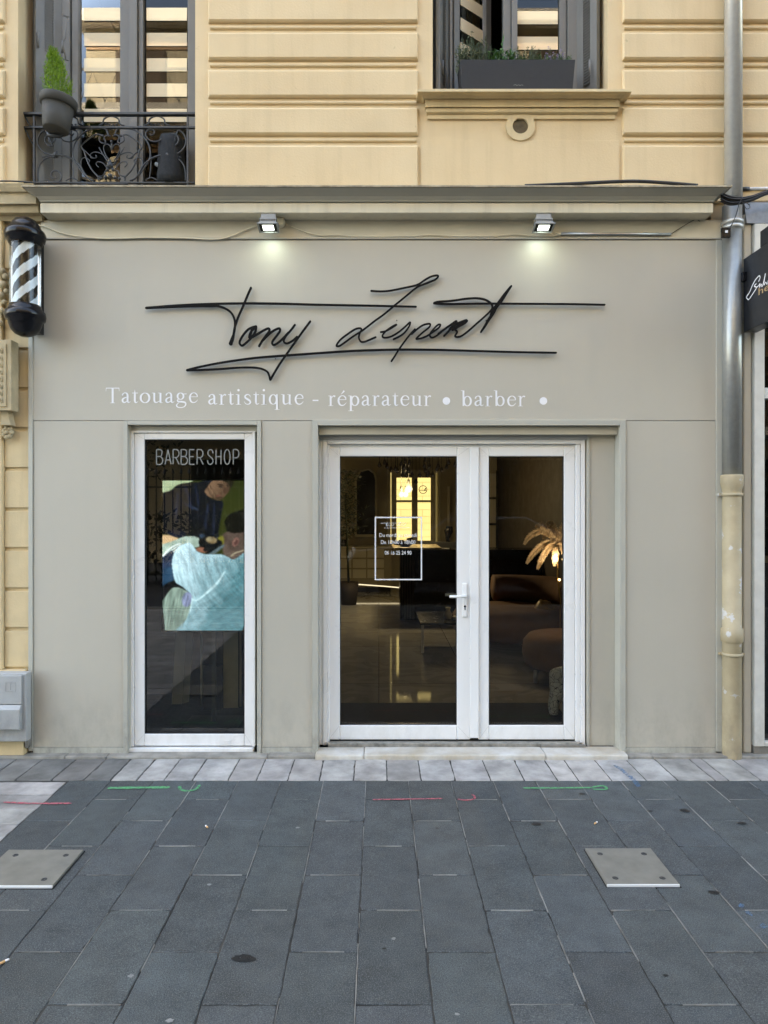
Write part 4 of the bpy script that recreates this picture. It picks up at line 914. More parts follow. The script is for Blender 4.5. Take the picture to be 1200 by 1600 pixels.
for i, (pts) in enumerate(([(595, 817.5), (632, 817)], [(600, 825), (640, 824.2)], [(603, 822), (605, 816), (604, 822), (607, 820), (609, 822), (611, 819.6), (613, 822), (616, 819)], [(620, 822), (626, 815.5), (623, 821), (628, 820), (631, 821), (635, 817)])):
    m.ribbon([(X(p, yn), Z(q, yn), 0.0022) for p, q in smooth(pts, 4)], yn-0.0002*i, 0.001)
m.build('signature', white, nt_)

# ------------------------------------------------------------ floodlights and their wiring
def flood(px, label, side):
    y = -0.115; c = Vector(W(px, 349, y))
    t = thing('floodlight', label, 'floodlight', (c.x, 0, c.z), 'small grey floodlights under the cornice')
    tl = Matrix.Translation(c) @ Matrix.Rotation(R(-15), 4, 'X') @ Matrix.Scale(1.14, 4)
    def tb(m, *d, taper=None):
        q = MB(); q.box(*d)
        vs = [Vector(v) for v in q.v]
        if taper: vs = [Vector((v.x*(taper if v.z > (d[4]+d[5])/2 else 1), v.y, v.z)) for v in vs]
        m.add([tl @ v for v in vs], q.f)
    m = MB(); tb(m, -0.043, 0.043, -0.022, 0.03, 0.012, 0.046, taper=0.93); tb(m, -0.048, 0.048, -0.028, 0.034, 0.006, 0.0125); m.build('driver_box', lampg, t, bevel=0.002)
    m = MB()
    for k in range(10): tb(m, -0.043+0.0092*k, -0.0395+0.0092*k, -0.026, 0.03, -0.012, 0.0058)
    tb(m, -0.040, 0.040, -0.018, 0.026, -0.012, 0.0057)
    m.build('cooling_fins', lampg, t)
    m = MB(); tb(m, -0.047, 0.047, -0.034, 0.036, -0.024, -0.0122, taper=0.97); 
    q = MB(); tb(m, -0.056, 0.056, -0.040, -0.034, -0.031, -0.0242); tb(m, -0.056, 0.056, 0.036, 0.042, -0.031, -0.0242); tb(m, -0.056, -0.048, -0.0338, 0.0358, -0.031, -0.0242); tb(m, 0.048, 0.056, -0.0338, 0.0358, -0.031, -0.0242)
    m.build('housing', lampg, t, bevel=0.001)
    m = MB(); tb(m, -0.0475, 0.0475, -0.0335, 0.0355, -0.0262, -0.0243); m.build('reflector', darkm, t)
    m = MB(); tb(m, -0.030, 0.030, -0.020, 0.022, -0.0282, -0.0264); m.build('lens', glow, t)
    m = MB(); m.tube([tl @ Vector((0.05*side, 0, 0.0)), Vector((c.x+0.055*side, -0.05, c.z+0.012)), Vector((c.x+0.045*side, 0.0, c.z+0.02))], 0.006, 6); m.build('bracket', lampg, t)
    L = bpy.data.lights.new('floodlight_lamp', 'AREA'); L.shape = 'RECTANGLE'; L.size = 0.06; L.size_y = 0.045; L.energy = 0.052; L.color = (0.74, 0.96, 0.98); L.spread = R(150)
    lo = bpy.data.objects.new('lamp', L); col.objects.link(lo); lo.parent = t
    pos = tl @ Vector((0, 0, -0.034)); lo.location = pos-t.location; lo.rotation_euler = (R(22), 0, 0)
    return t
f1 = flood(419.5, 'grey LED floodlight with a round junction box, left of the sign', 1)
flood(849, 'grey LED floodlight with a straight conduit on its right', 1)
m = MB(); c = Vector(W(437, 347, -0.02)); m.lathe([(0, -0.035), (0.030, -0.035), (0.034, -0.03), (0.035, 0.019)], c, 20, Matrix.Rotation(R(-90), 4, 'X')); m.build('junction_box', wirem, f1)
def cable(name, pts, r, mt, label, y=-0.008):
    P = smooth(pts, 6); m = MB(); m.tube([W(a, b, y) for a, b in P], r, 7); return tag(m.build(name, mt), label, 'cable')
cable('cable', [(60, 351), (75, 356), (95, 364), (120, 369), (150, 372), (185, 372.5), (230, 371), (290, 372), (330, 374), (355, 371), (380, 361), (405, 351)], 0.0042, wirem, 'cream cable sagging from the barber pole to the left floodlight', -0.014)
cable('cable', [(446, 350), (470, 360), (495, 367), (520, 367.5), (528, 366.5), (550, 369), (600, 369.5), (650, 368.5), (671, 366.5), (700, 368.5), (760, 369), (790, 367), (805, 366), (825, 368), (842, 368.5), (866, 370)], 0.0032, wirem, 'thin clipped cable running between the two floodlights', -0.012)
cable('cable', [(848, 358), (858, 364), (866, 368), (872, 366)], 0.004, wirem, 'short cable looping from the right floodlight into its conduit', -0.02)
cd = thing('conduit', 'straight grey metal conduit right of the right floodlight', 'conduit', W(960, 366, -0.01))
m = MB(); m.tube([W(872, 365, -0.014), W(1048, 366, -0.014)], 0.0095, 10); m.build('tube', alu, cd)
m = MB(); m.tube([W(868, 365, -0.014), W(876, 365, -0.014)], 0.012, 10); m.build('sleeve', wirem, cd)
m = MB(); m.tube([W(a, b, -0.008) for a, b in smooth([(1048, 366), (1065, 355), (1080, 346), (1088, 343), (1094, 346)], 5)], 0.0022, 6); m.build('wire_end', wireb, cd)
cable('cable', [(-20, 283), (20, 283), (60, 285.5), (100, 285.5), (140, 287), (200, 288)], 0.005, wireb, 'black cable lying on the cornice below the railing', -0.02)
cable('cable', [(820, 290.5), (900, 287), (960, 284), (1000, 283.5), (1050, 286.5), (1090, 290)], 0.011, wireb, 'black cables lying on the right end of the cornice', -0.02)

# ------------------------------------------------------------ barber pole
YB = -0.17; bxp = X(39.5, YB); sB = (YB-CAMY)/F
bp = thing('barber_pole', 'black and white striped barber pole with black domed caps', 'barber pole', (bxp, YB, Z(440, YB)))
def zB(py): return Z(py, YB)
m = MB(); m.lathe([(0, zB(339.5)), (0.03, zB(340.5)), (0.062, zB(345)), (0.086, zB(353)), (0.098, zB(361)), (0.112, zB(362)), (0.119, zB(366)), (0.118, zB(371)), (0.112, zB(376)), (0.100, zB(377)), (0.097, zB(382)), (0.094, zB(383)), (0.0, zB(383))], (bxp, YB, 0), 40); m.build('top_cap', blackp, bp)
m = MB(); m.lathe([(0, zB(478)), (0.092, zB(478)), (0.094, zB(482)), (0.102, zB(484)), (0.104, zB(487)), (0.115, zB(488)), (0.119, zB(494)), (0.115, zB(500)), (0.099, zB(502)), (0.094, zB(508)), (0.082, zB(516)), (0.060, zB(522)), (0.03, zB(525.5)), (0, zB(526))], (bxp, YB, 0), 40); m.build('bottom_cap', blackp, bp)
m = MB(); m.lathe([(0.089, zB(382)), (0.089, zB(479))], (bxp, YB, 0), 40); m.build('glass_cylinder', clear, bp)
sm_ = bpy.data.materials.new('barber_stripe'); sm_.use_nodes = True; _n = sm_.node_tree.nodes; _l = sm_.node_tree.links
m = MB(); m.smooth = True; n = 72; rows = 60; rD = 0.070; vs = []; za, zb_ = zB(479.5), zB(381.5)
for r_ in range(rows+1):
    for k in range(n): q = 2*math.pi*k/n; vs.append((bxp+rD*math.cos(q), YB+rD*math.sin(q), za+(zb_-za)*r_/rows))
o0 = len(m.v); m.v += vs
pit = 31*sB*4.0/2
for r_ in range(rows):
    for k in range(n):
        zc_ = (za+(zb_-za)*(r_+0.5)/rows); q = 2*math.pi*(k+0.5)/n
        ph = ((zc_-za)/(33.0*sB)/1.0 - q/math.pi*1.5) % 1.0
        m.f.append([r_*n+k, r_*n+(k+1) % n, (r_+1)*n+(k+1) % n, (r_+1)*n+k]); m.m.append(0 if ph < 0.47 else 1); m.sm.append(True); m.tone.append((1, 1, 1))
stripe_w = mat('stripe_white', (0.80, 0.88, 0.95), 0.3)
m.build('striped_drum', [stripe_w, blackp], bp)
bx('wall_bracket', blackp, bp, (-2.225, X(64.5, -0.05), -0.075, -0.012, zB(514), zB(362)), bevel=0.003)
m = MB(); m.box(bxp-0.03, bxp+0.03, -0.10, -0.076, zB(376), zB(364)); m.box(bxp-0.03, bxp+0.03, -0.10, -0.076, zB(500), zB(486)); m.build('bracket_arm', blackp, bp, bevel=0.002)

# ------------------------------------------------------------ rain pipe
YPi = -0.03; xp = X(1144.5, YPi)
dp = thing('drainpipe', 'tall drainpipe, galvanised above and peeling cream below, beside the shopfront', 'drainpipe', (xp, YPi, 0))
zz = lambda py: Z(py, YPi)
m = MB(); m.tube([(xp+0.006, YPi, 8.0), (xp+0.006, YPi, zz(325))], 0.053, 24); m.build('upper_pipe', galv, dp)
m = MB(); m.tube([(xp-0.003, YPi, zz(322)), (xp-0.003, YPi, zz(745))], 0.058, 24); m.build('middle_pipe', mat('zinc_grey', (0.33, 0.335, 0.32), 0.33, 0.45, var=0.15, vscale=25, streak=((0.55, 0.55, 0.52), 0.5)), dp)
for py in (349, 357): 
    m = MB(); m.lathe([(0.058, zz(py+3)), (0.067, zz(py+2.4)), (0.067, zz(py-2.4)), (0.058, zz(py-3))], (xp-0.003, YPi, 0), 24); m.build('pipe_clamp', galv, dp)
m = MB(); m.lathe([(0, zz(742)), (0.066, zz(742)), (0.068, zz(744)), (0.068, zz(757)), (0.060, zz(764)), (0.0575, zz(768)), (0.0575, zz(774)), (0.0575, zz(980)), (0.067, zz(982)), (0.067, zz(1001)), (0.060, zz(1003)), (0.0575, zz(1004)), (0.0575, 0.0)], (xp-0.004, YPi, 0), 28); m.build('lower_pipe', castp, dp)
for py in (773, 1022):
    m = MB(); m.lathe([(0.057, zz(py+2.5)), (0.064, zz(py+2)), (0.064, zz(py-2)), (0.057, zz(py-2.5))], (xp-0.004, YPi, 0), 24); m.box(xp+0.05, xp+0.075, YPi-0.006, YPi+0.02, zz(py+2), zz(py-2)); m.box(xp-0.085, xp-0.05, YPi+0.0, YPi+0.02, zz(py+2), zz(py-2)); m.build('pipe_clamp', castp, dp)
bd = thing('cable_bundle', 'black cable bundle tied round the drainpipe above the black sign', 'cables', W(1146, 308, -0.12))
for k in range(5):
    m = MB(); m.tube([W(a, b+k*2.2-2, -0.11-0.008*(k % 2)) for a, b in smooth([(1126, 303+k), (1140, 309+k), (1158, 311), (1176, 308-k*0.5), (1200, 300-k), (1240, 292-k)], 5)], 0.006, 7); m.build('cable', wireb, bd)
m = MB(); m.tube([W(a, b, -0.125) for a, b in smooth([(1160, 308), (1155, 318), (1150, 336), (1143, 352), (1138, 358)], 5)], 0.003, 6); m.tube([W(a, b, -0.125) for a, b in smooth([(1160, 312), (1168, 318), (1172, 324), (1166, 326), (1162, 316), (1172, 320)], 5)], 0.002, 6); m.build('tie', wireb, bd)
m = MB(); m.box(*[X(1128, -0.1), X(1141, -0.1), -0.11, -0.085, Z(371, -0.1), Z(356, -0.1)]); m.build('clip_box', blackp, bd, bevel=0.002)
m = MB(); m.box(X(1133, -.11), X(1137, -.11), -0.114, -0.1105, Z(364, -.11), Z(360, -.11)); m.build('clip_label', white, bd)
pc = thing('wall_conduit', 'short white conduit crossing the wall right of the drainpipe', 'conduit', W(1180, 295, 0.02))
m = MB(); m.tube([W(1168, 295, 0.02), W(1260, 293, 0.02)], 0.010, 10); m.build('tube', white, pc)
m = MB(); m.tube([W(1158, 295.5, 0.02), W(1170, 295, 0.02)], 0.013, 10); m.build('sleeve', iron, pc)

bx('pipe_shade_strip', darkm, bld, (PR+0.006, X(1160)-0.002, 0.044, 0.0495, 0.0, Z(352)))  # flat dark strip, the shade behind the pipe put into its colour
# ------------------------------------------------------------ neighbours
nb = thing('neighbouring_shopfront', 'white framed shopfront with dark glass at the right edge', 'shopfront', (X(1230), 0, 0))
bx('post', upvc2, nb, (X(1160), X(1174), -0.01, 0.05, 0.015, Z(335)), bevel=0.012)
m = MB(); m.box(X(1175), X(1191), -0.03, 0.05, Z(1164), Z(352)); m.box(X(1191)+0.0005, X(1900), -0.03, 0.05, Z(1164), Z(1157)); m.box(X(1191)+0.0005, X(1900), -0.03, 0.05, Z(624), Z(607)); m.box(X(1191)+0.0005, X(1900), -0.03, 0.05, Z(368), Z(352)); m.box(X(1900)+0.0005, X(1915), -0.03, 0.05, Z(1164), Z(352)); m.build('frame', mat('frame_cream', (0.66, 0.65, 0.60), 0.5, var=0.15, vscale=12, grime=((0.2, 0.18, 0.15), 0.4, 0.6)), nb, bevel=0.004)
m = MB(); m.quad((X(1190), 0.01, Z(1158)), (X(1901), 0.01, Z(1158)), (X(1901), 0.01, Z(360)), (X(1190), 0.01, Z(360))); m.build('pane', glass('pane_dark', (0.25, 0.27, 0.27), 1.8), nb)
bx('plinth', basest, nb, (X(1175), X(1900), -0.02, 0.048, 0.015, Z(1164)-0.001))
bx('backing', darkm, nb, (X(1190), X(1901), 0.049, 0.0495, Z(1158), Z(360)))
m = MB(); m.prism([(-0.03, Z(352)+0.002), (0.05, Z(352)+0.002), (0.05, Z(308)), (0.0, Z(318))], X(1163), X(1915), 'x'); m.build('lead_capping', mat('lead', (0.25, 0.26, 0.27), 0.5, 0.4, var=0.4, vscale=12, bump=0.3), nb)
psn = thing('projecting_sign', 'black box sign with white script projecting from the wall at the right edge', 'sign', (2.36, -0.3, 2.95))
m = MB(); xs0 = 2.325; ya, yb2 = -0.055, -0.62
m.box(xs0, xs0+0.085, yb2, ya, Z(520, ya), Z(405, ya)); m.box(xs0+0.0, xs0+0.085, yb2, -0.245, Z(405, ya)+0.0005, Z(405, ya)+0.10)
m.build('sign_box', mat('sign_black', (0.012, 0.013, 0.016), 0.4, var=0.2, vscale=5), psn, bevel=0.004)
bx('sign_arm', blackp, psn, (xp+0.03, xs0-0.001, -0.10, -0.06, Z(440, -.08), Z(426, -.08)), bevel=0.002)
def signpt(u, v): # u: metres outward from wall edge; v: height
    return (xs0-0.0012, ya-u, v)
def signpx(px, py):   # photo pixel on the plane x=xs0
    d = (xs0)*F/(px-CX); return (d+CAMY, EYE-(py-CY)*d/F)
def side_ribbon(pts, wd, mt, name):
    P = smooth([signpx(*p) for p in pts], 5); m = MB(); n = len(P); L = []; Rr = []
    for i, p in enumerate(P):
        a = Vector(P[max(0, i-1)]); b = Vector(P[min(n-1, i+1)]); t_ = (b-a).normalized()
        L.append((xs0-0.0015-0.00001*i, p[0]-t_.y*wd, p[1]+t_.x*wd)); Rr.append((xs0-0.0015-0.00001*i, p[0]+t_.y*wd, p[1]-t_.x*wd))
    m.add(L+Rr, [(i, i+1, n+i+1, n+i) for i in range(n-1)]); return m.build(name, mt, psn)
side_ribbon([(1185.6, 440), (1188, 434), (1186.5, 431), (1181, 437), (1176, 446), (1172, 456), (1168, 462), (1167, 465), (1170, 468), (1174, 463), (1180, 454), (1182.5, 449), (1179, 447), (1182.5, 443)], 0.0035, white, 'script')
side_ribbon([(1182.5, 449), (1186, 446), (1188, 443), (1187, 449), (1190, 444), (1191, 448), (1193.5, 441), (1196.5, 427), (1194, 445), (1197, 441), (1199, 444), (1201, 438)], 0.003, white, 'script')
gold = mat('sign_gold', (0.42, 0.28, 0.14), 0.5)
hy, hz = signpx(1184.5, 462)
cu = bpy.data.curves.new('t', 'FONT'); cu.body = 'hestia'; cu.size = 0.062
ob = bpy.data.objects.new('t', cu); col.objects.link(ob); bpy.context.view_layer.update()
me = bpy.data.meshes.new_from_object(ob.evaluated_get(bpy.context.evaluated_depsgraph_get())); bpy.data.objects.remove(ob)
me.transform(Matrix.Translation(Vector((xs0-0.0015, hy, hz))-parent_world(psn)) @ Matrix.Rotation(R(-90), 4, 'Z') @ Matrix.Rotation(R(90), 4, 'X') @ Matrix.Diagonal((2.1, 1, 1, 1)))
me.materials.append(gold); ob = bpy.data.objects.new('lettering', me); col.objects.link(ob); ob.parent = psn
# left neighbour: grooved pier with carved ornament, its own cornice
ln = thing('stone_pier', 'cream grooved stone pier left of the shopfront with carved drop ornament', 'pier', (X(20), 0, 0))
m = MB()
gl = [Z(p, 0.01) for p in (360, 422, 484, 546, 608, 670.5, 733, 796, 858, 921, 983, 1045)]
gl = gl+[0.10]
for a, b in zip(gl[:-1], gl[1:]): m.box(X(6), X(44.5), 0.008, 0.06, b+0.012, a-0.012)
m.box(X(6), X(44.5), 0.022, 0.06, 0.02, gl[0]); m.build('grooved_blocks', stone, ln, bevel=0.003)
bx('outer_pier', stone, ln, (-9, X(5.5), -0.02, 0.05, Z(1047), Z(345)), bevel=0.008)
bx('plinth', stone, ln, (-9, X(42), -0.045, 0.05, 0.012, Z(1046)), bevel=0.006)
m = MB(); m.box(-9, X(19, -0.1), -0.11, -0.021, Z(642, -.09), Z(532, -.09)); m.box(-9, X(12, -0.1), -0.118, -0.1105, Z(636, -.1), Z(538, -.1)); m.build('carved_bracket', relief, ln, bevel=0.006)
m = MB()
for k in range(8): m.tube([W(-3, 548+k*11, -0.12), W(2.6, 545+k*11, -0.12), W(3, 552+k*11, -0.12)], 0.006, 6)
m.build('carved_beads', relief, ln)
m = MB(); m.prism([(X(4, -.05), Z(642, -.05)), (X(15, -.05), Z(642, -.05)), (X(20, -.05), Z(665, -.05)), (X(4, -.05), Z(665, -.05))], -0.075, -0.01, 'y'); m.build('carved_neck', relief, ln, bevel=0.004)
m = MB(); c = W(12, 676, -0.03)
for k in range(7):
    q = 2*math.pi*k/7; m.lathe([(0, -0.02), (0.014, -0.012), (0.018, 0), (0.012, 0.014), (0, 0.02)], (c[0]+0.022*math.cos(q), -0.03, c[2]+0.028*math.sin(q)), 10)
m.lathe([(0, -0.018), (0.016, 0), (0, 0.018)], (c[0], -0.045, c[2]), 10); m.build('carved_rosette', relief, ln)
m = MB()
for (a, b, r_) in ((3, 425, .03), (9, 432, .022), (5, 445, .028), (10, 455, .018), (2, 462, .026), (7, 472, .018), (3, 486, .024), (1, 505, .02)):
    c = W(a, b, -0.03); m.lathe([(0, -r_), (r_*0.8, -r_*0.6), (r_, 0), (r_*0.7, r_*0.7), (0, r_)], c, 12)
m.build('carved_leaves', relief, ln)
m = MB(); m.moulding([(0.0, Z(375), 0), (0.0, Z(345, 0), 0), (0.04, Z(343, -.04), 0), (0.05, Z(335, -.05), 0), (0.09, Z(330, -.09), 0), (0.10, Z(317, -.1), 0), (0.12, Z(316, -.12), 0), (0.125, Z(300, -.12), 0), (0.14, Z(297, -.14), 0), (0.15, Z(291, -.15), 0), (0.16, Z(284, -.16), 0), (-0.05, Z(281, -.16), 0)], -9, X(66, -0.02), 0.02); m.build('pier_cornice', relief, ln)
# utility box
ub = thing('utility_box', 'grey plastic utility meter box at the foot of the stone pier', 'utility box', (X(10), -0.1, Z(1160)))
y0 = -0.13; x1 = X(38.5, y0); x0 = x1-0.42; zt, zb = Z(1053, y0), Z(1161, y0)
m = MB(); m.box(x0, x1, y0+0.02, -0.046, zb, zt); m.build('case', boxm, ub, bevel=0.008)
m = MB(); m.box(x0+0.01, x1-0.022, y0+0.004, y0+0.0199, Z(1101, y0), zt-0.012); m.build('upper_cover', boxm, ub, bevel=0.004)
m = MB(); m.prism([(y0-0.018, Z(1108, y0)), (y0+0.0035, Z(1102, y0)), (y0+0.0199, Z(1102, y0)), (y0+0.0199, Z(1141, y0)), (y0-0.018, Z(1139, y0))], x0+0.008, x1-0.024, 'x'); m.build('lower_cover', boxm, ub, bevel=0.003)
m = MB(); frame_rect(m, X(8, y0), X(24, y0), Z(1081, y0), Z(1066, y0), 0.003, y0+0.0015, y0+0.0038); m.box(X(14, y0), X(16, y0), y0+0.002, y0+0.0038, Z(1078, y0), Z(1068, y0)); m.build('lock_flap', boxm, ub)
bx('side_board', mat('old_wood', (0.30, 0.28, 0.25), 0.9, var=0.7, vscale=20, bump=0.6), thing('board_strip', 'narrow weathered board between the utility box and the shopfront', 'board', (X(42), -0.02, 0.05)), (X(40, -.03), X(45.2, -.03), -0.04, 0.0, 0.06, Z(1055, -.03)), bevel=0.002)

# ============================================================ INSIDE THE SHOP
RX0, RX1, RY1, RZ = -2.2, 2.25, 8.6, 3.25
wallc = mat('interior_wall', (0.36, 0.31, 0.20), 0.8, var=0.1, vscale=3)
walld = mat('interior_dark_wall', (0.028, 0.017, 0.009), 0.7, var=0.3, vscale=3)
tile = bpy.data.materials.new('marble_tile'); tile.use_nodes = True
_n = tile.node_tree.nodes; _l = tile.node_tree.links; _p = _n['Principled BSDF']; _p.inputs['Roughness'].default_value = 0.06
_g = _n.new('ShaderNodeNewGeometry'); _t = _n.new('ShaderNodeTexBrick'); _t.offset = 0; _t.inputs['Scale'].default_value = 1.0; _t.inputs['Brick Width'].default_value = 0.8; _t.inputs['Row Height'].default_value = 0.8; _t.inputs['Mortar Size'].default_value = 0.003
_t.inputs['Color1'].default_value = (0.38, 0.37, 0.34, 1); _t.inputs['Color2'].default_value = (0.34, 0.33, 0.30, 1); _t.inputs['Mortar'].default_value = (0.05, 0.045, 0.04, 1)
_w = _n.new('ShaderNodeTexNoise'); _w.inputs['Scale'].default_value = 1.8; _w.inputs['Detail'].default_value = 10; _w.inputs['Distortion'].default_value = 2.5
_r = _n.new('ShaderNodeMapRange'); _r.inputs[1].default_value = 0.47; _r.inputs[2].default_value = 0.5; _r.inputs[3].default_value = 0.75; _r.inputs[4].default_value = 1
_m = _n.new('ShaderNodeMix'); _m.data_type = 'RGBA'; _m.blend_type = 'MULTIPLY'; _m.inputs['Factor'].default_value = 0.6
_c = _n.new('ShaderNodeCombineColor')
_l.new(_g.outputs['Position'], _t.inputs['Vector']); _l.new(_g.outputs['Position'], _w.inputs['Vector']); _l.new(_w.outputs['Fac'], _r.inputs[0])
for i in range(3): _l.new(_r.outputs[0], _c.inputs[i])
_l.new(_t.outputs['Color'], _m.inputs['A']); _l.new(_c.outputs[0], _m.inputs['B']); _l.new(_m.outputs['Result'], _p.inputs['Base Color'])
YI = 0.19
m = MB(); m.quad((RX0, YI, 0.05), (RX1, YI, 0.05), (RX1, RY1, 0.05), (RX0, RY1, 0.05)); struct(m.build('shop_floor', tile))
bwz, bwt = Z(849, RY1), Z(738, RY1); bwx0, bwx1 = X(609, RY1), X(684, RY1)
m = MB(); wall_grid(m, RX0, RX1, 0.05, RZ, RY1, [(bwx0, bwx1, bwz, bwt)], 0.18)
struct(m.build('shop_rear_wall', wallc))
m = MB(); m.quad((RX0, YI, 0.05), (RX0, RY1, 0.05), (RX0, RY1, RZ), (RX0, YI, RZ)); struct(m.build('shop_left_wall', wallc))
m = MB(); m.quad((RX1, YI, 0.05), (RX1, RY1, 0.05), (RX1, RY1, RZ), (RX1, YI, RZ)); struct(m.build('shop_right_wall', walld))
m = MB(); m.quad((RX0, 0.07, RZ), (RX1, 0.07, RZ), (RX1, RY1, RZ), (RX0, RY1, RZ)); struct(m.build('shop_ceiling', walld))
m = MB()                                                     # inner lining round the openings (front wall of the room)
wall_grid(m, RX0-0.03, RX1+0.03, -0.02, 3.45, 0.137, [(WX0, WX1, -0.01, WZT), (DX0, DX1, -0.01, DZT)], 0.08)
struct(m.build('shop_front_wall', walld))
m = MB(); m.box(X(365, 2.6), X(367, 2.6)+0.03, 2.0, 4.6, 0.05, RZ); struct(m.build('shop_partition', walld))
# rear window, a glowing panel behind it stands in for the sunny yard
rw = thing('rear_window', 'cream framed window glowing yellow on the far wall of the shop', 'window', ((bwx0+bwx1)/2, RY1, bwz))
m = MB(); x0, x1 = bwx0, bwx1; frm = mat('rear_frame', (0.52, 0.47, 0.33), 0.5)
m.box(x0-0.05, x0+0.0, RY1-0.02, RY1-0.001, bwz, bwt+0.05); m.box(x1, x1+0.05, RY1-0.02, RY1-0.001, bwz, bwt+0.05); m.box(x0+0.001, x1-0.001, RY1-0.02, RY1-0.001, bwt, bwt+0.05)
frame_rect(m, x0+0.03, x1-0.03, bwz, bwt, 0.10, RY1+0.03, RY1+0.09, 0.05, 0.10)
xm = (x0+x1)/2+0.02; m.box(xm-0.055, xm+0.055, RY1+0.02, RY1+0.10, bwz, bwt-0.02); zq = Z(783, RY1)
m.box(x0+0.131, xm-0.056, RY1+0.04, RY1+0.085, zq-0.02, zq+0.02); m.box(xm+0.056, x1-0.131, RY1+0.04, RY1+0.085, zq-0.02, zq+0.02)
m.build('frame', frm, rw, bevel=0.004)
pe = bpy.data.materials.new('yard_glow'); pe.use_nodes = True; _n = pe.node_tree.nodes; _l = pe.node_tree.links; _p = _n['Principled BSDF']
_g = _n.new('ShaderNodeNewGeometry'); _t = _n.new('ShaderNodeTexBrick'); _mp = _n.new('ShaderNodeMapping'); _mp.inputs['Rotation'].default_value = (R(-90), 0, 0); _l.new(_g.outputs['Position'], _mp.inputs[0])
_t.inputs['Scale'].default_value = 1; _t.inputs['Brick Width'].default_value = 0.42; _t.inputs['Row Height'].default_value = 0.13; _t.inputs['Mortar Size'].default_value = 0.006; _t.inputs['Mortar Smooth'].default_value = 0.6
_t.inputs['Color1'].default_value = (1.0, 0.86, 0.42, 1); _t.inputs['Color2'].default_value = (0.96, 0.78, 0.36, 1); _t.inputs['Mortar'].default_value = (0.55, 0.43, 0.17, 1)
_l.new(_mp.outputs[0], _t.inputs['Vector']); _l.new(_t.outputs['Color'], _p.inputs['Emission Color']); _p.inputs['Emission Strength'].default_value = 0.125; _p.inputs['Base Color'].default_value = (0.3, 0.25, 0.1, 1)
m = MB(); m.quad((x0+0.02, RY1+0.12, bwz), (x1-0.02, RY1+0.12, bwz), (x1-0.02, RY1+0.12, bwt), (x0+0.02, RY1+0.12, bwt)); m.build('yard_glow_panel', pe, rw)
m = MB(); cq = W(661, 765, RY1+0.05); rr = 0.075
m.tube([(cq[0]+rr*math.cos(2*math.pi*k/24), cq[1], cq[2]+rr*math.sin(2*math.pi*k/24)) for k in range(25)], 0.006, 6); m.tube([(cq[0]-rr, cq[1], cq[2]-0.02), (cq[0]+rr, cq[1], cq[2]-0.02)], 0.005, 6); m.tube([(cq[0]+0.03, cq[1], cq[2]-0.02), (cq[0]+0.05, cq[1], cq[2]+0.03)], 0.01, 6); m.build('round_emblem', darkm, rw)
m = MB(); m.quad((x1+0.05, RY1-0.03, bwz-0.05), (x1+0.13, RY1-0.05, bwz-0.05), (x1+0.02, RY1-0.05, bwz+0.45), (x1+0.055, RY1-0.03, bwz+0.55)); 
# second doorway strip of light at the right of the rear wall
m = MB(); m.box(X(699, 8.4), X(703, 8.4), 8.38, 8.4, Z(845, 8.4), Z(760, 8.4)); m.box(X(765.5, 8.4), X(775, 8.4), 8.38, 8.4, Z(776, 8.4), Z(740, 8.4)); m.box(X(765.5, 8.4), X(774, 8.4), 8.38, 8.4, Z(817, 8.4), Z(780, 8.4)); m.box(X(765.5, 8.4), X(774, 8.4), 8.38, 8.4, Z(855, 8.4), Z(821, 8.4))
tag(m.build('frosted_doorway', mat('frost', (0.50, 0.45, 0.33), 0.6)), 'tall pale glazed panels at the back right of the shop', 'glazed panel')
m = MB()
for py in (778.5, 819, 857): m.box(X(764, 8.3), X(777, 8.3), 8.3, 8.34, Z(py+1.6, 8.3), Z(py-1.6, 8.3))
m.box(X(775.5, 8.3), X(777.5, 8.3), 8.3, 8.34, Z(857, 8.3), Z(735, 8.3)); tag(m.build('black_grid', darkm), 'black metal grid in front of the pale glazed panels', 'grid')
# desk with plants and a printer
dk = thing('reception_desk', 'long black reception desk with a pale top near the rear window', 'desk', (X(690, 5.0), 5.0, 0.05))
m = MB(); dx0, dx1 = X(625, 5.0), X(850, 5.0); m.box(dx0, dx1, 5.0, 5.5, 0.05, Z(859, 5.0)); m.build('body', blackp, dk, bevel=0.004)
m = MB()
for k in range(9): m.box(dx0+0.01+0.022*k, dx0+0.02+0.022*k, 4.985, 4.999, 0.06, Z(861, 5.0))
m.build('fluting', mat('wood_black', (0.03, 0.022, 0.015), 0.4), dk)
m = MB(); m.box(dx0-0.1, X(690, 5), 4.97, 5.9, Z(858.5, 5.0), Z(855.5, 5.0)); m.build('top', mat('desk_top', (0.30, 0.25, 0.17), 0.3), dk, bevel=0.003)
m = MB(); m.box(X(655, 5.9), X(735, 5.9), 5.91, 6.1, Z(868, 5.9), Z(847.5, 5.9)); m.build('back_screen', darkm, dk)
m = MB(); m.box(X(662, 4.96), X(680, 4.96), 4.96, 5.0, Z(858, 4.96), Z(856.4, 4.96)); m.box(X(690, 4.96), X(702, 4.96), 4.96, 5.0, Z(858, 4.96), Z(856.6, 4.96)); m.build('papers', white, dk)
bw = thing('desk_ornament', 'small black bulbous ornament standing on the desk before the rear window', 'ornament', W(634, 857, 5.2))
m = MB(); c = W(633, 850, 5.2); m.lathe([(0, -0.06), (0.05, -0.06), (0.055, -0.04), (0.10, -0.01), (0.11, 0.02), (0.09, 0.055), (0.04, 0.06), (0, 0.06)], c, 16); m.tube([(c[0]+0.03, c[1], c[2]+0.05), (c[0]+0.08, c[1], c[2]+0.075), (c[0]+0.11, c[1], c[2]+0.09)], [0.03, 0.02, 0.01], 8); m.tube([(c[0]-0.05, c[1], c[2]), (c[0]-0.16, c[1], c[2]+0.0)], [0.03, 0.012], 8); m.build('body', blackp, bw)
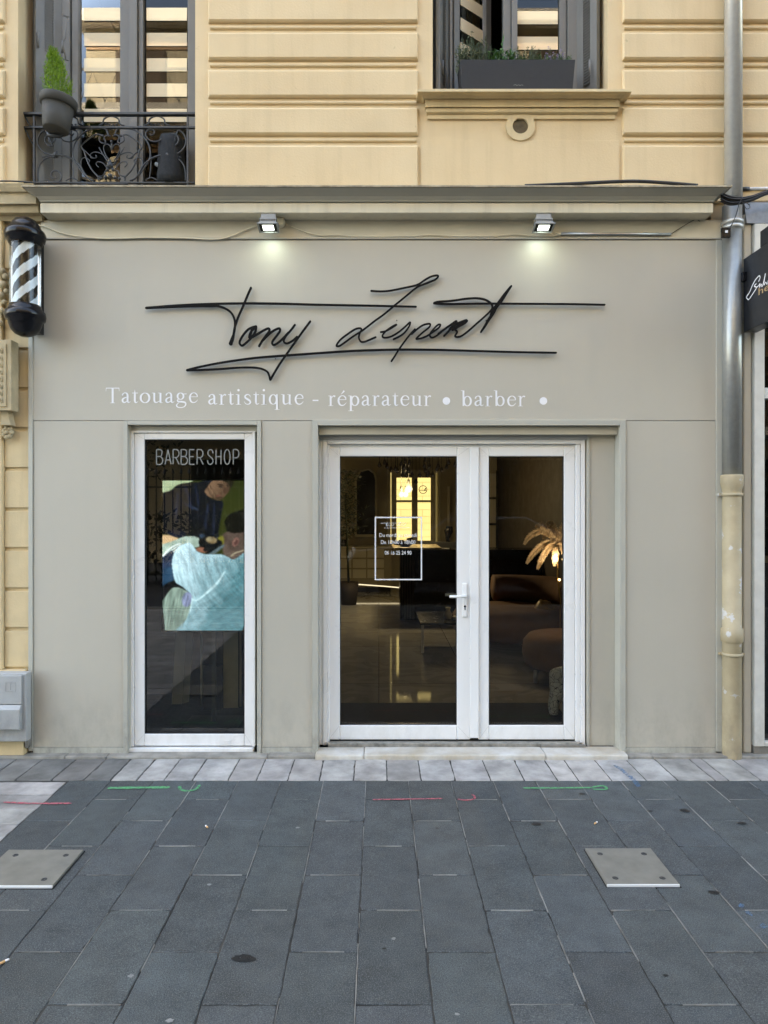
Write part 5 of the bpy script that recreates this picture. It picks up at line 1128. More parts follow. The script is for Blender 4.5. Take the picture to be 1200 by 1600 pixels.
ch = thing('black_chair_head', 'black curved chair back behind the desk', 'chair', W(702, 870, 6.3))
m = MB(); m.tube([W(702, 857, 6.3), W(699, 842, 6.3), W(701, 830, 6.3), W(702, 822, 6.3)], [0.03, 0.03, 0.07, 0.05], 12); m.box(X(694, 6.3), X(712, 6.3), 6.25, 6.4, 0.5, Z(856, 6.3)); m.tube([W(703, 860, 6.3), (W(703, 860, 6.3)[0], 6.3, 0.06)], 0.03, 8); m.build('back', blackp, ch)
# white dresser, mirror, flowers, plant on the left
ds = thing('dresser', 'beige three drawer dresser against the far wall of the shop', 'dresser', (X(560, 8.2), 8.3, 0.05))
yd = 8.1; m = MB(); m.box(X(505, yd), X(612, yd), yd, 8.55, 0.14, Z(857, yd)); m.build('carcass', mat('dresser_beige', (0.26, 0.22, 0.13), 0.5), ds, bevel=0.004)
m = MB(); m.box(X(503, yd), X(614, yd), yd-0.02, 8.56, Z(857, yd)+0.001, Z(854, yd)); m.build('top', frm, ds, bevel=0.004)
for (a, b) in ((532, 549), (551, 572), (574, 600)):
    for q in range(3): m = MB(); m.box(X(a, yd), X(b, yd), yd-0.012, yd-0.001, Z(904-q*16, yd)+0.01, Z(890-q*16, yd)+0.004); m.build('drawer', frm, ds, bevel=0.003)
m = MB(); m.box(X(505, yd)+0.02, X(612, yd)-0.02, yd+0.03, 8.5, 0.05, 0.139); m.build('plinth', darkm, ds)
m = MB(); m.tube([W(537, 911.5, 7.9), W(600, 916, 7.7), W(628, 918.5, 7.6)], 0.010, 6); m.build('glow_streak', emis('cream_glow', (1, 0.9, 0.72), 0.13), ds)  # added glow for the bright streak at the dresser's foot, no lamp
mr = thing('arched_mirror', 'arched dark mirror in a beige frame on the rear wall', 'mirror', W(575, 830, 8.5))
ym = 8.52; m = MB(); arc = [(X(554, ym), Z(840, ym)), (X(589, ym), Z(840, ym)), (X(589, ym), Z(748, ym)), (X(586, ym), Z(738, ym)), (X(576, ym), Z(732, ym)), (X(562, ym), Z(735, ym)), (X(554, ym), Z(748, ym))]
m.prism(arc, ym, ym+0.06, 'y'); m.build('frame', frm, mr, bevel=0.01)
c0 = (sum(p[0] for p in arc)/7, sum(p[1] for p in arc)/7); m = MB(); m.prism([(c0[0]+(a-c0[0])*0.82, c0[1]+(b-c0[1])*0.93) for a, b in arc], ym-0.006, ym-0.001, 'y'); m.build('glass', mat('mirror_dark', (0.03, 0.025, 0.02), 0.08), mr)
ip = thing('indoor_plant', 'tall dark leafy plant inside the shop behind the left door pane', 'plant', (X(541, 6.5), 6.5, 0.05))
pl_ = mat('plant_dark', (0.035, 0.045, 0.018), 0.5, var=0.5, vscale=20); m = MB(); base = Vector((X(545, 6.5), 6.5, 0.4))
for i in range(900):
    q = rnd.uniform(0, 6.28); t = rnd.random(); c = Vector((base.x-0.05+0.20*rnd.gauss(0, .55), 6.5+0.2*rnd.gauss(0, .5), 1.15+1.05*t))
    leaf(m, c, (math.cos(q), math.sin(q), rnd.uniform(-1, .6)), rnd.uniform(0.05, 0.12), 0.02)
m.build('leaves', pl_, ip)
m = MB(); m.tube([base-Vector((0, 0, 0.1)), base+Vector((-.03, 0, 0.8)), base+Vector((-.06, 0, 1.4))], [0.02, 0.015, 0.008], 6); m.build('stem', pl_, ip)
m = MB(); m.lathe([(0, 0), (0.12, 0), (0.16, 0.36), (0.14, 0.36), (0.13, 0.3), (0, 0.3)], (base.x, 6.5, 0.051), 20); m.build('planter', walld, ip)
fl = thing('flower_vase', 'white flowers in a dark vase on the dresser', 'vase', W(541, 856, 7.9))
fm = MB()
for i in range(22):
    c = W(541+rnd.gauss(0, 3.5), 833+rnd.gauss(0, 7), 8.1+rnd.gauss(0, .04)); fm.lathe([(0, -.02), (.022, 0), (0, .02)], c, 7)
fm.build('blossoms', mat('blossom', (0.55, 0.52, 0.42), 0.8), fl); m = MB(); c = W(538, 853, 8.2); m.lathe([(0, 0), (0.05, 0), (0.07, 0.07), (0.04, 0.14), (0.035, 0.14), (0, 0.13)], (c[0], c[1], Z(855, 8.2)), 14); m.build('vase', darkm, fl)
# chandelier with smoked drops
cy = 1.4
cdl = thing('chandelier', 'chandelier of smoked glass drops hanging inside above the left door pane', 'chandelier', W(655, 700, cy))
smoke = mat('smoked_crystal', (0.55, 0.48, 0.42), 0.08, 0.7); m = MB(); drops = MB()
cc = W(652, 705, cy)
for (px, pz) in ((593, 726), (601, 722), (605, 728), (611, 733), (618, 732), (621, 735), (629, 741), (632, 730), (635, 742), (633, 720), (638, 735), (644, 742), (650, 752), (656, 742), (663, 728), (665, 735), (668, 742), (671, 728), (670, 740), (683, 732), (690, 734), (698, 729), (701, 722), (711, 726), (664, 720), (640, 722), (676, 741), (627, 725), (685, 729)):
    y_ = cy+rnd.uniform(-.22, .22); a = W(px, pz, y_)
    drops.lathe([(0, -0.026), (0.013, -0.019), (0.0175, -0.006), (0.011, 0.010), (0.003, 0.027), (0, 0.029)], a, 8)
    m.tube([(a[0], y_, a[2]+0.02), (a[0], y_, Z(700, y_)+rnd.uniform(0, .06))], 0.0025, 5)
for k in range(4):
    q = k*math.pi/4; rr = 0.30-0.02*k
    m.tube([(cc[0]+rr*math.cos(2*math.pi*j/20), cy+rr*math.sin(2*math.pi*j/20), cc[2]+0.03+0.03*k) for j in range(21)], 0.006, 6)
m.tube([(cc[0], cy, cc[2]+0.03), (cc[0], cy, RZ)], 0.01, 6); m.tube([(cc[0]-0.3, cy, cc[2]+0.04), (cc[0]+0.3, cy, cc[2]+0.04)], 0.008, 6); m.tube([(cc[0], cy-0.3, cc[2]+0.04), (cc[0], cy+0.3, cc[2]+0.04)], 0.008, 6)
m.build('frame', iron, cdl); drops.build('crystal_drops', smoke, cdl)
bulb = emis('bulb_glass', (1.0, 0.86, 0.58), 0.13)
for i, (px, pz, lb) in enumerate(((627, 773, 'hanging bulb furthest left in the group before the rear window'), (634, 773, 'hanging bulb in the middle of the group before the rear window'), (638.5, 764, 'large hanging bulb, highest of the three before the rear window'))):
    y_ = 5.6; t = thing('pendant_bulb', lb, 'pendant lamp', W(px, pz, y_), 'hanging bulbs before the rear window'); c = W(px, pz, y_); rr = 0.045 if i < 2 else 0.06
    m = MB(); m.lathe([(0, -rr), (rr*0.7, -rr*0.7), (rr, 0), (rr*0.7, rr*0.7), (rr*0.3, rr*1.2), (0, rr*1.3)], c, 14); m.build('bulb', bulb, t)
    m = MB(); m.tube([(c[0], y_, c[2]+rr*1.15), (c[0], y_, c[2]+rr*1.15+0.07)], 0.018, 8); m.tube([(c[0], y_, c[2]+rr*1.2+0.07), (c[0], y_, RZ)], 0.004, 5); m.build('socket', darkm, t)
    L = bpy.data.lights.new('bulb_light', 'POINT'); L.energy = 2.2 if i < 2 else 3.2; L.color = (1, 0.80, 0.50); L.shadow_soft_size = 0.05; lo = bpy.data.objects.new('light', L); col.objects.link(lo); lo.parent = t; lo.location = (0, -0.09, 0)
# feather lamp
ly = 2.2
fp = thing('feather_lamp', 'lamp of drooping cream ostrich feathers glowing behind the right door pane', 'lamp', (X(872, ly), ly, 0.05))
fe = bpy.data.materials.new('feather'); fe.use_nodes = True; _n = fe.node_tree.nodes; _l = fe.node_tree.links; _p = _n['Principled BSDF']; _p.inputs['Base Color'].default_value = (0.66, 0.56, 0.42, 1); _p.inputs['Roughness'].default_value = 0.9
_t = _n.new('ShaderNodeBsdfTranslucent'); _t.inputs[0].default_value = (0.75, 0.60, 0.42, 1); _x = _n.new('ShaderNodeMixShader'); _x.inputs[0].default_value = 0.5; _l.new(_p.outputs[0], _x.inputs[1]); _l.new(_t.outputs[0], _x.inputs[2]); _l.new(_x.outputs[0], _n['Material Output'].inputs[0])
hub = Vector(W(872, 851, ly))
for i, (px, pz, arch, dyy) in enumerate(((819, 850, 34, -.05), (823, 880, 22, -.08), (840, 889, 20, -.12), (866, 884, 12, -.16), (886, 872, 10, -.1), (905, 868, 24, 0), (915, 845, 30, .05), (838, 824, 18, .15), (856, 818, 14, .12), (890, 820, 16, .12), (850, 842, 16, .1))):
    tip = Vector(W(px, pz, ly+dyy)); mid = hub.lerp(tip, 0.5)+Vector((0, 0, arch*0.004))
    P = smooth([tuple(hub), tuple(hub.lerp(tip, .2)+Vector((0, 0, arch*.0026))), tuple(mid), tuple(hub.lerp(tip, .82)+Vector((0, 0, arch*.0024))), tuple(tip)], 10); m = MB(); N = len(P)
    m.tube(P, 0.0018, 4)
    for k in range(3, N):
        a = Vector(P[k-1]); b = Vector(P[k]); t = (b-a).normalized(); sd_ = t.cross(Vector((0, -1, 0))).normalized(); wv = 0.050*math.sin(math.pi*min(1, 0.12+0.8*k/N))
        for s_ in (-1, 1):
            for e in range(5):
                p = a.lerp(b, e/5); d = (t*0.7+sd_*s_*1.0+Vector((0, rnd.uniform(-.5, .5), -0.35)))
                leaf(m, p, d, wv*rnd.uniform(0.8, 1.2), 0.007)
    m.build('feather', fe, fp)
m = MB(); m.tube([hub, Vector(W(871, 905, ly)), Vector(W(876, 935, ly)), Vector((X(874, ly), ly, 0.06))], 0.008, 7); m.lathe([(0, 0), (0.14, 0), (0.14, 0.02), (0, 0.03)], (X(874, ly), ly, 0.051), 20); m.build('stand', mat('brass', (0.45, 0.28, 0.1), 0.3, 0.9), fp)
for px, pz, dy_ in ((868, 868, -0.14), (880, 874, -.1), (874, 906, -0.03)):
    c = W(px, pz, ly+dy_); m = MB(); m.lathe([(0, -0.013), (0.011, -0.006), (0.013, 0), (0.009, 0.01), (0, 0.014)], c, 10); m.build('bulb', emis('warm_bulb', (1.0, 0.70, 0.35), 0.7) if 'warm_bulb' not in MATS else MATS['warm_bulb'], fp)
L = bpy.data.lights.new('feather_lamp_light', 'POINT'); L.energy = 0.42; L.color = (1, 0.78, 0.55); L.shadow_soft_size = 0.03; lo = bpy.data.objects.new('light', L); col.objects.link(lo); lo.parent = fp; lo.location = Vector(W(869, 868, ly-0.17))-parent_world(fp)
# seats
velvet = mat('velvet_terracotta', (0.19, 0.10, 0.055), 0.85, var=0.15, vscale=6)
pf = thing('pouf', 'round terracotta upholstered pouf on metal feet behind the right pane', 'pouf', (1.66, 1.85, 0.05))
m = MB(); m.lathe([(0, 0.10), (0.36, 0.10), (0.40, 0.13), (0.42, 0.22), (0.41, 0.32), (0.36, 0.38), (0.25, 0.40), (0, 0.405)], (1.74, 1.85, 0.05), 48); m.build('cushion', velvet, pf)
for a, b in ((1.385, 1.62), (1.9, 1.55), (1.8, 2.15)): m = MB(); m.tube([(a, b, 0.052), (a, b, 0.16)], 0.018, 10); m.build('foot', alu, pf)
so_ = thing('sofa', 'low rounded terracotta sofa behind the pouf', 'sofa', (1.6, 3.4, 0.05))
m = MB(); m.lathe([(0, 0.12), (0.62, 0.12), (0.68, 0.18), (0.70, 0.30), (0.64, 0.40), (0.4, 0.43), (0, 0.43)], (1.52, 3.35, 0.05), 48); m.build('seat', velvet, so_)
m = MB(); pts = [(1.52+0.66*math.cos(R(a)), 3.35+0.62*math.sin(R(a)), 0.62) for a in range(-20, 110, 10)]; m.tube(pts, [0.16]*len(pts), 14); m.build('backrest', velvet, so_)
m = MB(); m.tube([(1.05, 2.95, 0.052), (1.05, 2.95, 0.18)], 0.02, 10); m.build('foot', alu, so_)
cu_ = thing('gold_cushion', 'crumpled gold cushion lying on the sofa', 'cushion', W(850, 975, 3.2))
m = MB(); c = W(850, 958, 3.2); m.lathe([(0, -0.13), (0.09, -0.12), (0.13, -0.05), (0.12, 0.04), (0.07, 0.12), (0.03, 0.15), (0, 0.13)], c, 18); m.v = [(x+0.015*math.sin(z*40), y, z+0.01*math.sin(x*50)) for x, y, z in m.v]; m.build('cover', mat('gold_cloth', (0.34, 0.20, 0.06), 0.45, var=0.4, vscale=20), cu_)
ct = thing('low_table', 'low glass table with small things behind the left door pane', 'coffee table', W(690, 1010, 3.0))
m = MB(); m.box(X(655, 3.0), X(738, 3.0), 2.8, 3.6, 0.36, 0.38); m.build('top', blackp, ct, bevel=0.003)
m = MB(); m.box(X(657, 3.0), X(661, 3.0), 2.84, 2.88, 0.055, 0.359); m.box(X(728, 3.0), X(732, 3.0), 2.84, 2.88, 0.055, 0.359); m.build('legs', alu, ct)
vs_ = thing('table_trinkets', 'small jars on the low table', 'jars', W(705, 985, 3.1)); m = MB(); m.lathe([(0, 0), (0.04, 0), (0.045, 0.05), (0.02, 0.09), (0.03, 0.12), (0, 0.12)], (X(700, 3.1), 3.1, 0.381), 12); m.build('jar', frm, vs_); m = MB(); m.lathe([(0, 0), (0.06, 0), (0.065, 0.03), (0, 0.03)], (X(715, 3.1), 3.05, 0.381), 14); m.build('dish', frm, vs_)
# door mat
m = MB(); m.box(X(515, .3), X(905, .3), 0.20, 0.98, 0.0505, 0.058); tag(m.build('door_mat', mat('mat_black', (0.010, 0.013, 0.022), 0.95, var=0.3, vscale=60, bump=0.5)), 'wide black entrance mat just inside the glazed door', 'door mat')
# crackled dog statue
dg = thing('dog_statue', 'white bulldog statue with black crackle lines inside the right door pane', 'statue', (X(876, 0.72), 0.72, 0.058))
crk = bpy.data.materials.new('crackle'); crk.use_nodes = True; _n = crk.node_tree.nodes; _l = crk.node_tree.links; _p = _n['Principled BSDF']; _p.inputs['Roughness'].default_value = 0.4
_g = _n.new('ShaderNodeNewGeometry'); _v = _n.new('ShaderNodeTexVoronoi'); _v.feature = 'DISTANCE_TO_EDGE'; _v.inputs['Scale'].default_value = 28; _no = _n.new('ShaderNodeTexNoise'); _no.inputs['Scale'].default_value = 14
_mx = _n.new('ShaderNodeMix'); _mx.data_type = 'RGBA'; _mx.inputs['Factor'].default_value = 0.06; _l.new(_g.outputs['Position'], _mx.inputs['A']); _l.new(_no.outputs['Color'], _mx.inputs['B']); _l.new(_mx.outputs['Result'], _v.inputs['Vector'])
_l.new(_g.outputs['Position'], _no.inputs['Vector']); _r = _n.new('ShaderNodeMapRange'); _r.inputs[1].default_value = 0.012; _r.inputs[2].default_value = 0.04; _l.new(_v.outputs['Distance'], _r.inputs[0])
_m = _n.new('ShaderNodeMix'); _m.data_type = 'RGBA'; _m.inputs['A'].default_value = (0.03, 0.03, 0.035, 1); _m.inputs['B'].default_value = (0.80, 0.82, 0.80, 1); _l.new(_r.outputs[0], _m.inputs['Factor']); _l.new(_m.outputs['Result'], _p.inputs['Base Color'])
def skin(name, verts, edges, radii, mt, parent, sub=2):
    me = bpy.data.meshes.new(name); off = parent_world(parent); me.from_pydata([tuple(Vector(v)-off) for v in verts], edges, []); o = bpy.data.objects.new(name, me); col.objects.link(o); o.parent = parent; me.materials.append(mt)
    s_ = o.modifiers.new('skin', 'SKIN'); s_.use_smooth_shade = True; me.skin_vertices or None
    for i, r_ in enumerate(radii): me.skin_vertices[0].data[i].radius = (r_, r_) if not isinstance(r_, tuple) else r_
    me.skin_vertices[0].data[0].use_root = True
    sb = o.modifiers.new('sub', 'SUBSURF'); sb.levels = sub; sb.render_levels = sub; return o
gy = 0.72; G = lambda px, py, y=gy: W(px, py, y)
vts = [G(891, 1085, 0.86), G(880, 1070, 0.78), G(874, 1060, 0.74), G(870, 1053, 0.71), G(864, 1062, 0.68),     # rump/back, chest, neck, head, muzzle
       G(869, 1082, 0.70), G(864, 1100, 0.70), G(865, 1119, 0.70), G(857, 1123, 0.67),                     # near foreleg
       G(895, 1086, 0.74), G(894, 1104, 0.74), G(894, 1120, 0.74), G(888, 1123, 0.71),                     # other foreleg
       G(908, 1100, 0.92), G(915, 1118, 0.95), G(906, 1123, 0.92), G(866, 1046, 0.70), G(884, 1044, 0.72)]
eds = [(0, 1), (1, 2), (2, 3), (3, 4), (1, 5), (5, 6), (6, 7), (7, 8), (1, 9), (9, 10), (10, 11), (11, 12), (0, 13), (13, 14), (14, 15), (3, 16), (3, 17)]
skin('body', vts, eds, [0.10, 0.10, 0.072, 0.070, 0.050, 0.055, 0.044, 0.034, 0.030, 0.045, 0.036, 0.028, 0.026, 0.06, 0.035, 0.026, 0.018, 0.018], crk, dg)
# ---- display in the shop window
yt = 0.46; NX, NZ = 150, 272
tv = thing('window_display', 'portrait screen in the shop window showing a tattooist at work', 'screen', (X(320, yt), yt, Z(985, yt)))
S0, S1, T0, T1 = 254.0, 390.0, 751.0, 985.0
img = np.zeros((NZ, NX, 3)); px = (np.arange(NX)+0.5)/NX*(S1-S0)+S0; py = (np.arange(NZ)+0.5)/NZ*(T1-T0)+T0
U, V = np.meshgrid((px-220)*6.156, (py-740)*6.156)       # crop coordinates
rg = np.random.RandomState(3)
def smooth_noise(sx, sy):
    g = rg.rand(int(NZ/sy)+3, int(NX/sx)+3); yi = np.arange(NZ)/sy; xi = np.arange(NX)/sx; a = yi.astype(int); b = xi.astype(int); fy = (yi-a)[:, None]; fx = (xi-b)[None]
    fy = fy*fy*(3-2*fy); fx = fx*fx*(3-2*fx)
    return (g[a][:, b]*(1-fy)*(1-fx)+g[a+1][:, b]*fy*(1-fx)+g[a][:, b+1]*(1-fy)*fx+g[a+1][:, b+1]*fy*fx)
def inside(poly):
    r_ = np.zeros(U.shape, bool); n = len(poly)
    for i in range(n):
        x1, y1 = poly[i]; x2, y2 = poly[(i+1) % n]
        if y1 == y2: continue
        c = ((V < y1) != (V < y2)) & (U < (x2-x1)*(V-y1)/(y2-y1)+x1); r_ ^= c
    return r_
def soft(mask, k=2):
    a = mask.astype(float)
    for _ in range(k):
        p = np.pad(a, 1, mode='edge'); a = (p[:-2, 1:-1]+p[2:, 1:-1]+p[1:-1, :-2]+p[1:-1, 2:]+2*p[1:-1, 1:-1])/6
    return a[..., None]
def lin(c): c = np.array(c, float)/255; return np.where(c < 0.04045, c/12.92, ((c+0.055)/1.055)**2.4)
def paint(poly, c, k=2, c2=None, g=None):
    global img
    P = poly if len(poly) < 4 else [(a, b) for a, b in smooth(poly+[poly[0]], 4)]
    a = soft(inside(P), k); cc = lin(c) if c2 is None else lin(c)*(1-g[..., None])+lin(c2)*g[..., None]
    img = img*(1-a)+cc*a
def ellip(cx_, cy_, rx, ry_, ang=0): return [(cx_+rx*math.cos(t)*math.cos(R(ang))-ry_*math.sin(t)*math.sin(R(ang)), cy_+rx*math.cos(t)*math.sin(R(ang))+ry_*math.sin(t)*math.cos(R(ang))) for t in [2*math.pi*k/14 for k in range(14)]]
gx = np.clip((U-500)/500, 0, 1); gy_ = np.clip(V/600, 0, 1)
img[:] = lin((34, 42, 12))*(1-gy_[..., None])+lin((42, 47, 10))*gy_[..., None]
paint([(150, 20), (560, 20), (420, 110), (330, 170), (150, 240)], (135, 150, 110), 2, (175, 190, 160), smooth_noise(16, 12))
paint([(180, 190), (290, 160), (340, 115), (420, 90), (560, 85), (620, 60), (700, 60), (640, 190), (700, 250), (790, 270), (775, 400), (750, 560), (745, 640), (640, 680), (540, 640), (400, 560), (180, 560)], (4, 8, 18), 2, (13, 20, 38), np.clip(smooth_noise(22, 14)-0.25-gy_*0.6, 0, 1))
paint([(380, 250), (470, 300), (560, 345), (540, 350), (440, 310)], (45, 55, 75), 3)
paint([(612, 172), (640, 130), (690, 72), (760, 58), (850, 56), (864, 120), (852, 165), (815, 208), (775, 242), (735, 252), (700, 240), (660, 224), (630, 196)], (128, 98, 76), 2, (62, 44, 32), np.clip((U-640)/230+0.35*(smooth_noise(10, 8)-0.5), 0, 1))
paint([(780, 30), (900, 30), (890, 110), (860, 130), (830, 90), (790, 70)], (28, 24, 14), 3)
paint(ellip(768, 128, 22, 8, 12), (30, 20, 15), 2); paint(ellip(766, 108, 34, 6, 8), (28, 20, 14), 2); paint(ellip(832, 118, 14, 7, 10), (24, 16, 12), 2); paint([(800, 125), (812, 128), (830, 182), (812, 195), (798, 186)], (70, 48, 36), 3); paint(ellip(742, 214, 24, 6, -14), (104, 56, 50), 2); paint(ellip(752, 236, 40, 12, -12), (58, 42, 32), 4); paint(ellip(672, 185, 22, 30, 30), (120, 92, 72), 5)
paint([(700, 60), (740, 75), (720, 40)], (20, 16, 10), 3)
paint([(800, 470), (840, 400), (900, 370), (1010, 340), (1100, 340), (1100, 600), (880, 590), (830, 560)], (6, 6, 3), 3)
paint([(785, 590), (830, 560), (900, 575), (1100, 580), (1100, 820), (870, 830), (800, 790)], (96, 80, 72), 3, (60, 46, 40), smooth_noise(20, 15))
paint(ellip(912, 658, 30, 46, 25), (112, 78, 70), 2); paint(ellip(918, 660, 17, 30, 25), (80, 52, 48), 2); paint(ellip(905, 645, 6, 14, 25), (122, 90, 80), 1); paint([(850, 640), (862, 650), (870, 720), (858, 700)], (60, 46, 38), 3); paint([(860, 790), (900, 760), (960, 740), (1100, 700), (1100, 712), (960, 755), (905, 775), (870, 800)], (140, 128, 108), 1)
for (a_, b_, c_, d_) in ((420, 130, 480, 330), (520, 110, 545, 300), (640, 300, 610, 520), (700, 290, 690, 560), (350, 190, 330, 420), (470, 380, 640, 430)): paint([(a_, b_), (a_+14, b_), (c_+18, d_), (c_, d_)], (28, 38, 62), 4)
paint([(740, 620), (790, 600), (800, 670), (750, 700)], (110, 105, 40), 3)
paint([(180, 600), (270, 590), (350, 615), (340, 660), (180, 700)], (205, 170, 130), 3)
paint([(240, 560), (330, 540), (430, 560), (440, 600), (350, 615), (280, 590)], (18, 26, 44), 3)
paint([(180, 690), (330, 640), (430, 605), (520, 605), (585, 640), (575, 690), (520, 710), (430, 690), (350, 700), (260, 770), (180, 850)], (125, 145, 130), 2, (185, 205, 195), smooth_noise(9, 14))
for o_ in (0, 34, 66): paint([(200, 800+o_), (260, 730+o_), (340, 680+o_*.7), (400, 672+o_*.3), (340, 692+o_*.7), (265, 742+o_), (215, 820+o_)], (225, 235, 235), 1)
paint([(180, 830), (250, 770), (310, 740), (310, 860), (300, 940), (180, 930)], (18, 26, 44), 2, (46, 62, 88), smooth_noise(6, 6))
paint([(560, 610), (640, 600), (780, 650), (760, 720), (660, 775), (600, 740), (560, 690)], (6, 8, 10), 2)
paint(ellip(680, 640, 52, 30, 10), (190, 175, 140), 3, (120, 100, 70), smooth_noise(8, 8)); paint(ellip(590, 600, 26, 22), (50, 66, 84), 3)
paint(ellip(585, 735, 55, 24, 8), (140, 92, 72), 3); paint(ellip(655, 715, 60, 26, -25), (10, 12, 15), 2)
paint([(650, 775), (780, 690), (800, 700), (690, 785)], (80, 95, 100), 2)
n1 = smooth_noise(14, 22); shade = np.clip((U-300)/900+(V-700)/1300, 0, 1)
paint([(180, 930), (300, 900), (325, 1020), (180, 1120)], (48, 88, 120), 2, (18, 40, 60), n1)
paint([(180, 1100), (330, 1030), (500, 1150), (440, 1130), (300, 1110), (240, 1200), (180, 1290)], (5, 6, 8), 2)
paint([(200, 1240), (310, 1100), (420, 1120), (510, 1200), (480, 1330), (390, 1540), (180, 1540)], (78, 98, 88), 2, (150, 172, 160), smooth_noise(8, 30))
paint([(300, 870), (320, 770), (380, 695), (470, 668), (520, 720), (545, 750), (620, 775), (720, 775), (800, 785), (860, 815), (900, 825), (1100, 780), (1100, 1560), (360, 1560), (440, 1400), (500, 1215), (470, 1150), (400, 1085), (330, 1030)], (205, 238, 250), 2, (78, 128, 138), np.clip(shade*1.15-0.1+0.30*(n1-0.5)+0.12*(smooth_noise(3, 3)-0.5), 0, 1))
paint(ellip(445, 1210, 48, 72, 10), (150, 158, 196), 3, (110, 122, 150), n1)
paint([(490, 1190), (540, 1210), (640, 1130), (740, 1030), (800, 945), (808, 950), (750, 1050), (650, 1145), (545, 1225), (500, 1225), (480, 1330), (470, 1330), (485, 1240)], (185, 218, 226), 2)
def rotnoise(ang, a, b):
    c_, s_ = math.cos(R(ang)), math.sin(R(ang)); p = (U*c_+V*s_)/a+60; q = (-U*s_+V*c_)/b+200; g = rg.rand(512, 512)
    i = np.floor(p).astype(int) % 511; j = np.floor(q).astype(int) % 511; fx = p-np.floor(p); fy = q-np.floor(q); fx = fx*fx*(3-2*fx); fy = fy*fy*(3-2*fy)
    return g[i, j]*(1-fx)*(1-fy)+g[i+1, j]*fx*(1-fy)+g[i, j+1]*(1-fx)*fy+g[i+1, j+1]*fx*fy
ms = soft(inside([(320, 760), (470, 668), (545, 750), (800, 785), (1010, 800), (1010, 930), (800, 950), (640, 1130), (500, 1210), (400, 1085), (330, 1030), (300, 870)]), 4)
img = img*(1-ms*(0.34*rotnoise(75, 60, 12)+0.22*rotnoise(60, 26, 6)-0.18)[..., None])
ms = soft(inside([(560, 1200), (800, 960), (1010, 940), (1010, 1510), (400, 1510), (490, 1300)]), 4)
img = img*(1-ms*(0.36*rotnoise(48, 90, 11)+0.20*rotnoise(-40, 40, 7)-0.16)[..., None])
ms = soft(inside([(200, 1240), (310, 1100), (420, 1120), (490, 1220), (470, 1330), (380, 1520), (230, 1520)]), 3)
img = img*(1-ms*(0.75*rotnoise(100, 90, 11)-0.25)[..., None])
ms = soft(inside([(190, 190), (420, 90), (640, 70), (780, 270), (740, 640), (500, 620), (190, 560)]), 4)
img = img*(1-ms*(0.8*rotnoise(70, 50, 14)-0.1)[..., None])
fold = np.sin((U*0.55+V*0.83)/11+4*smooth_noise(30, 30))*0.5+0.5
msk = soft(inside([(560, 1240), (820, 980), (1010, 1000), (1010, 1500), (420, 1500)]), 4); img = img*(1-msk*0.16*fold[..., None])
fold2 = np.sin((U*0.95-V*0.25)/16+5*smooth_noise(26, 26))*0.5+0.5; msk = soft(inside([(330, 800), (420, 700), (700, 800), (1000, 830), (980, 960), (640, 1130), (520, 1180), (400, 1060)]), 4); img = img*(1-msk*0.20*fold2[..., None])
cutm = soft(~inside([(208, 60), (1100, 60), (1100, 1440), (1000, 1440), (975, 1508), (235, 1508), (208, 1250)]), 0); img = img*(1-cutm)
img *= (0.80+0.28*smooth_noise(40, 44)+0.10*smooth_noise(5, 5)+0.06*smooth_noise(2, 2))[..., None]
img = np.clip(img*np.array([0.90, 1.0, 1.24]), 0, 1.4)
m = MB(); sx0, sx1, sz0, sz1 = X(S0, yt), X(S1, yt), Z(T1, yt), Z(T0, yt)
vs = [(sx0+(sx1-sx0)*i/NX, yt-0.002, sz1-(sz1-sz0)*j/NZ) for j in range(NZ+1) for i in range(NX+1)]
scm = emis('screen_picture', (1, 1, 1), 0.15, attr='picture')
me = bpy.data.meshes.new('screen'); off = parent_world(tv)
me.from_pydata([tuple(Vector(v)-off) for v in vs], [], [(j*(NX+1)+i, (j+1)*(NX+1)+i, (j+1)*(NX+1)+i+1, j*(NX+1)+i+1) for j in range(NZ) for i in range(NX)])
at = me.attributes.new('picture', 'FLOAT_COLOR', 'FACE'); arr = np.ones((NZ*NX, 4)); arr[:, :3] = img.reshape(-1, 3); at.data.foreach_set('color', arr.ravel()); me.materials.append(scm)
ob = bpy.data.objects.new('screen', me); col.objects.link(ob); ob.parent = tv
m = MB(); m.box(sx0-0.008, sx1+0.008, yt, yt+0.04, sz0-0.012, sz1+0.008); m.build('casing', blackp, tv, bevel=0.003)
m = MB(); m.box(X(330, yt+.03), X(336, yt+.03), yt+0.045, yt+0.07, 0.056, sz0); m.box(X(332, yt)-0.2, X(332, yt)+0.2, yt-0.1, yt+0.2, 0.0505, 0.056); m.build('stand', iron, tv)
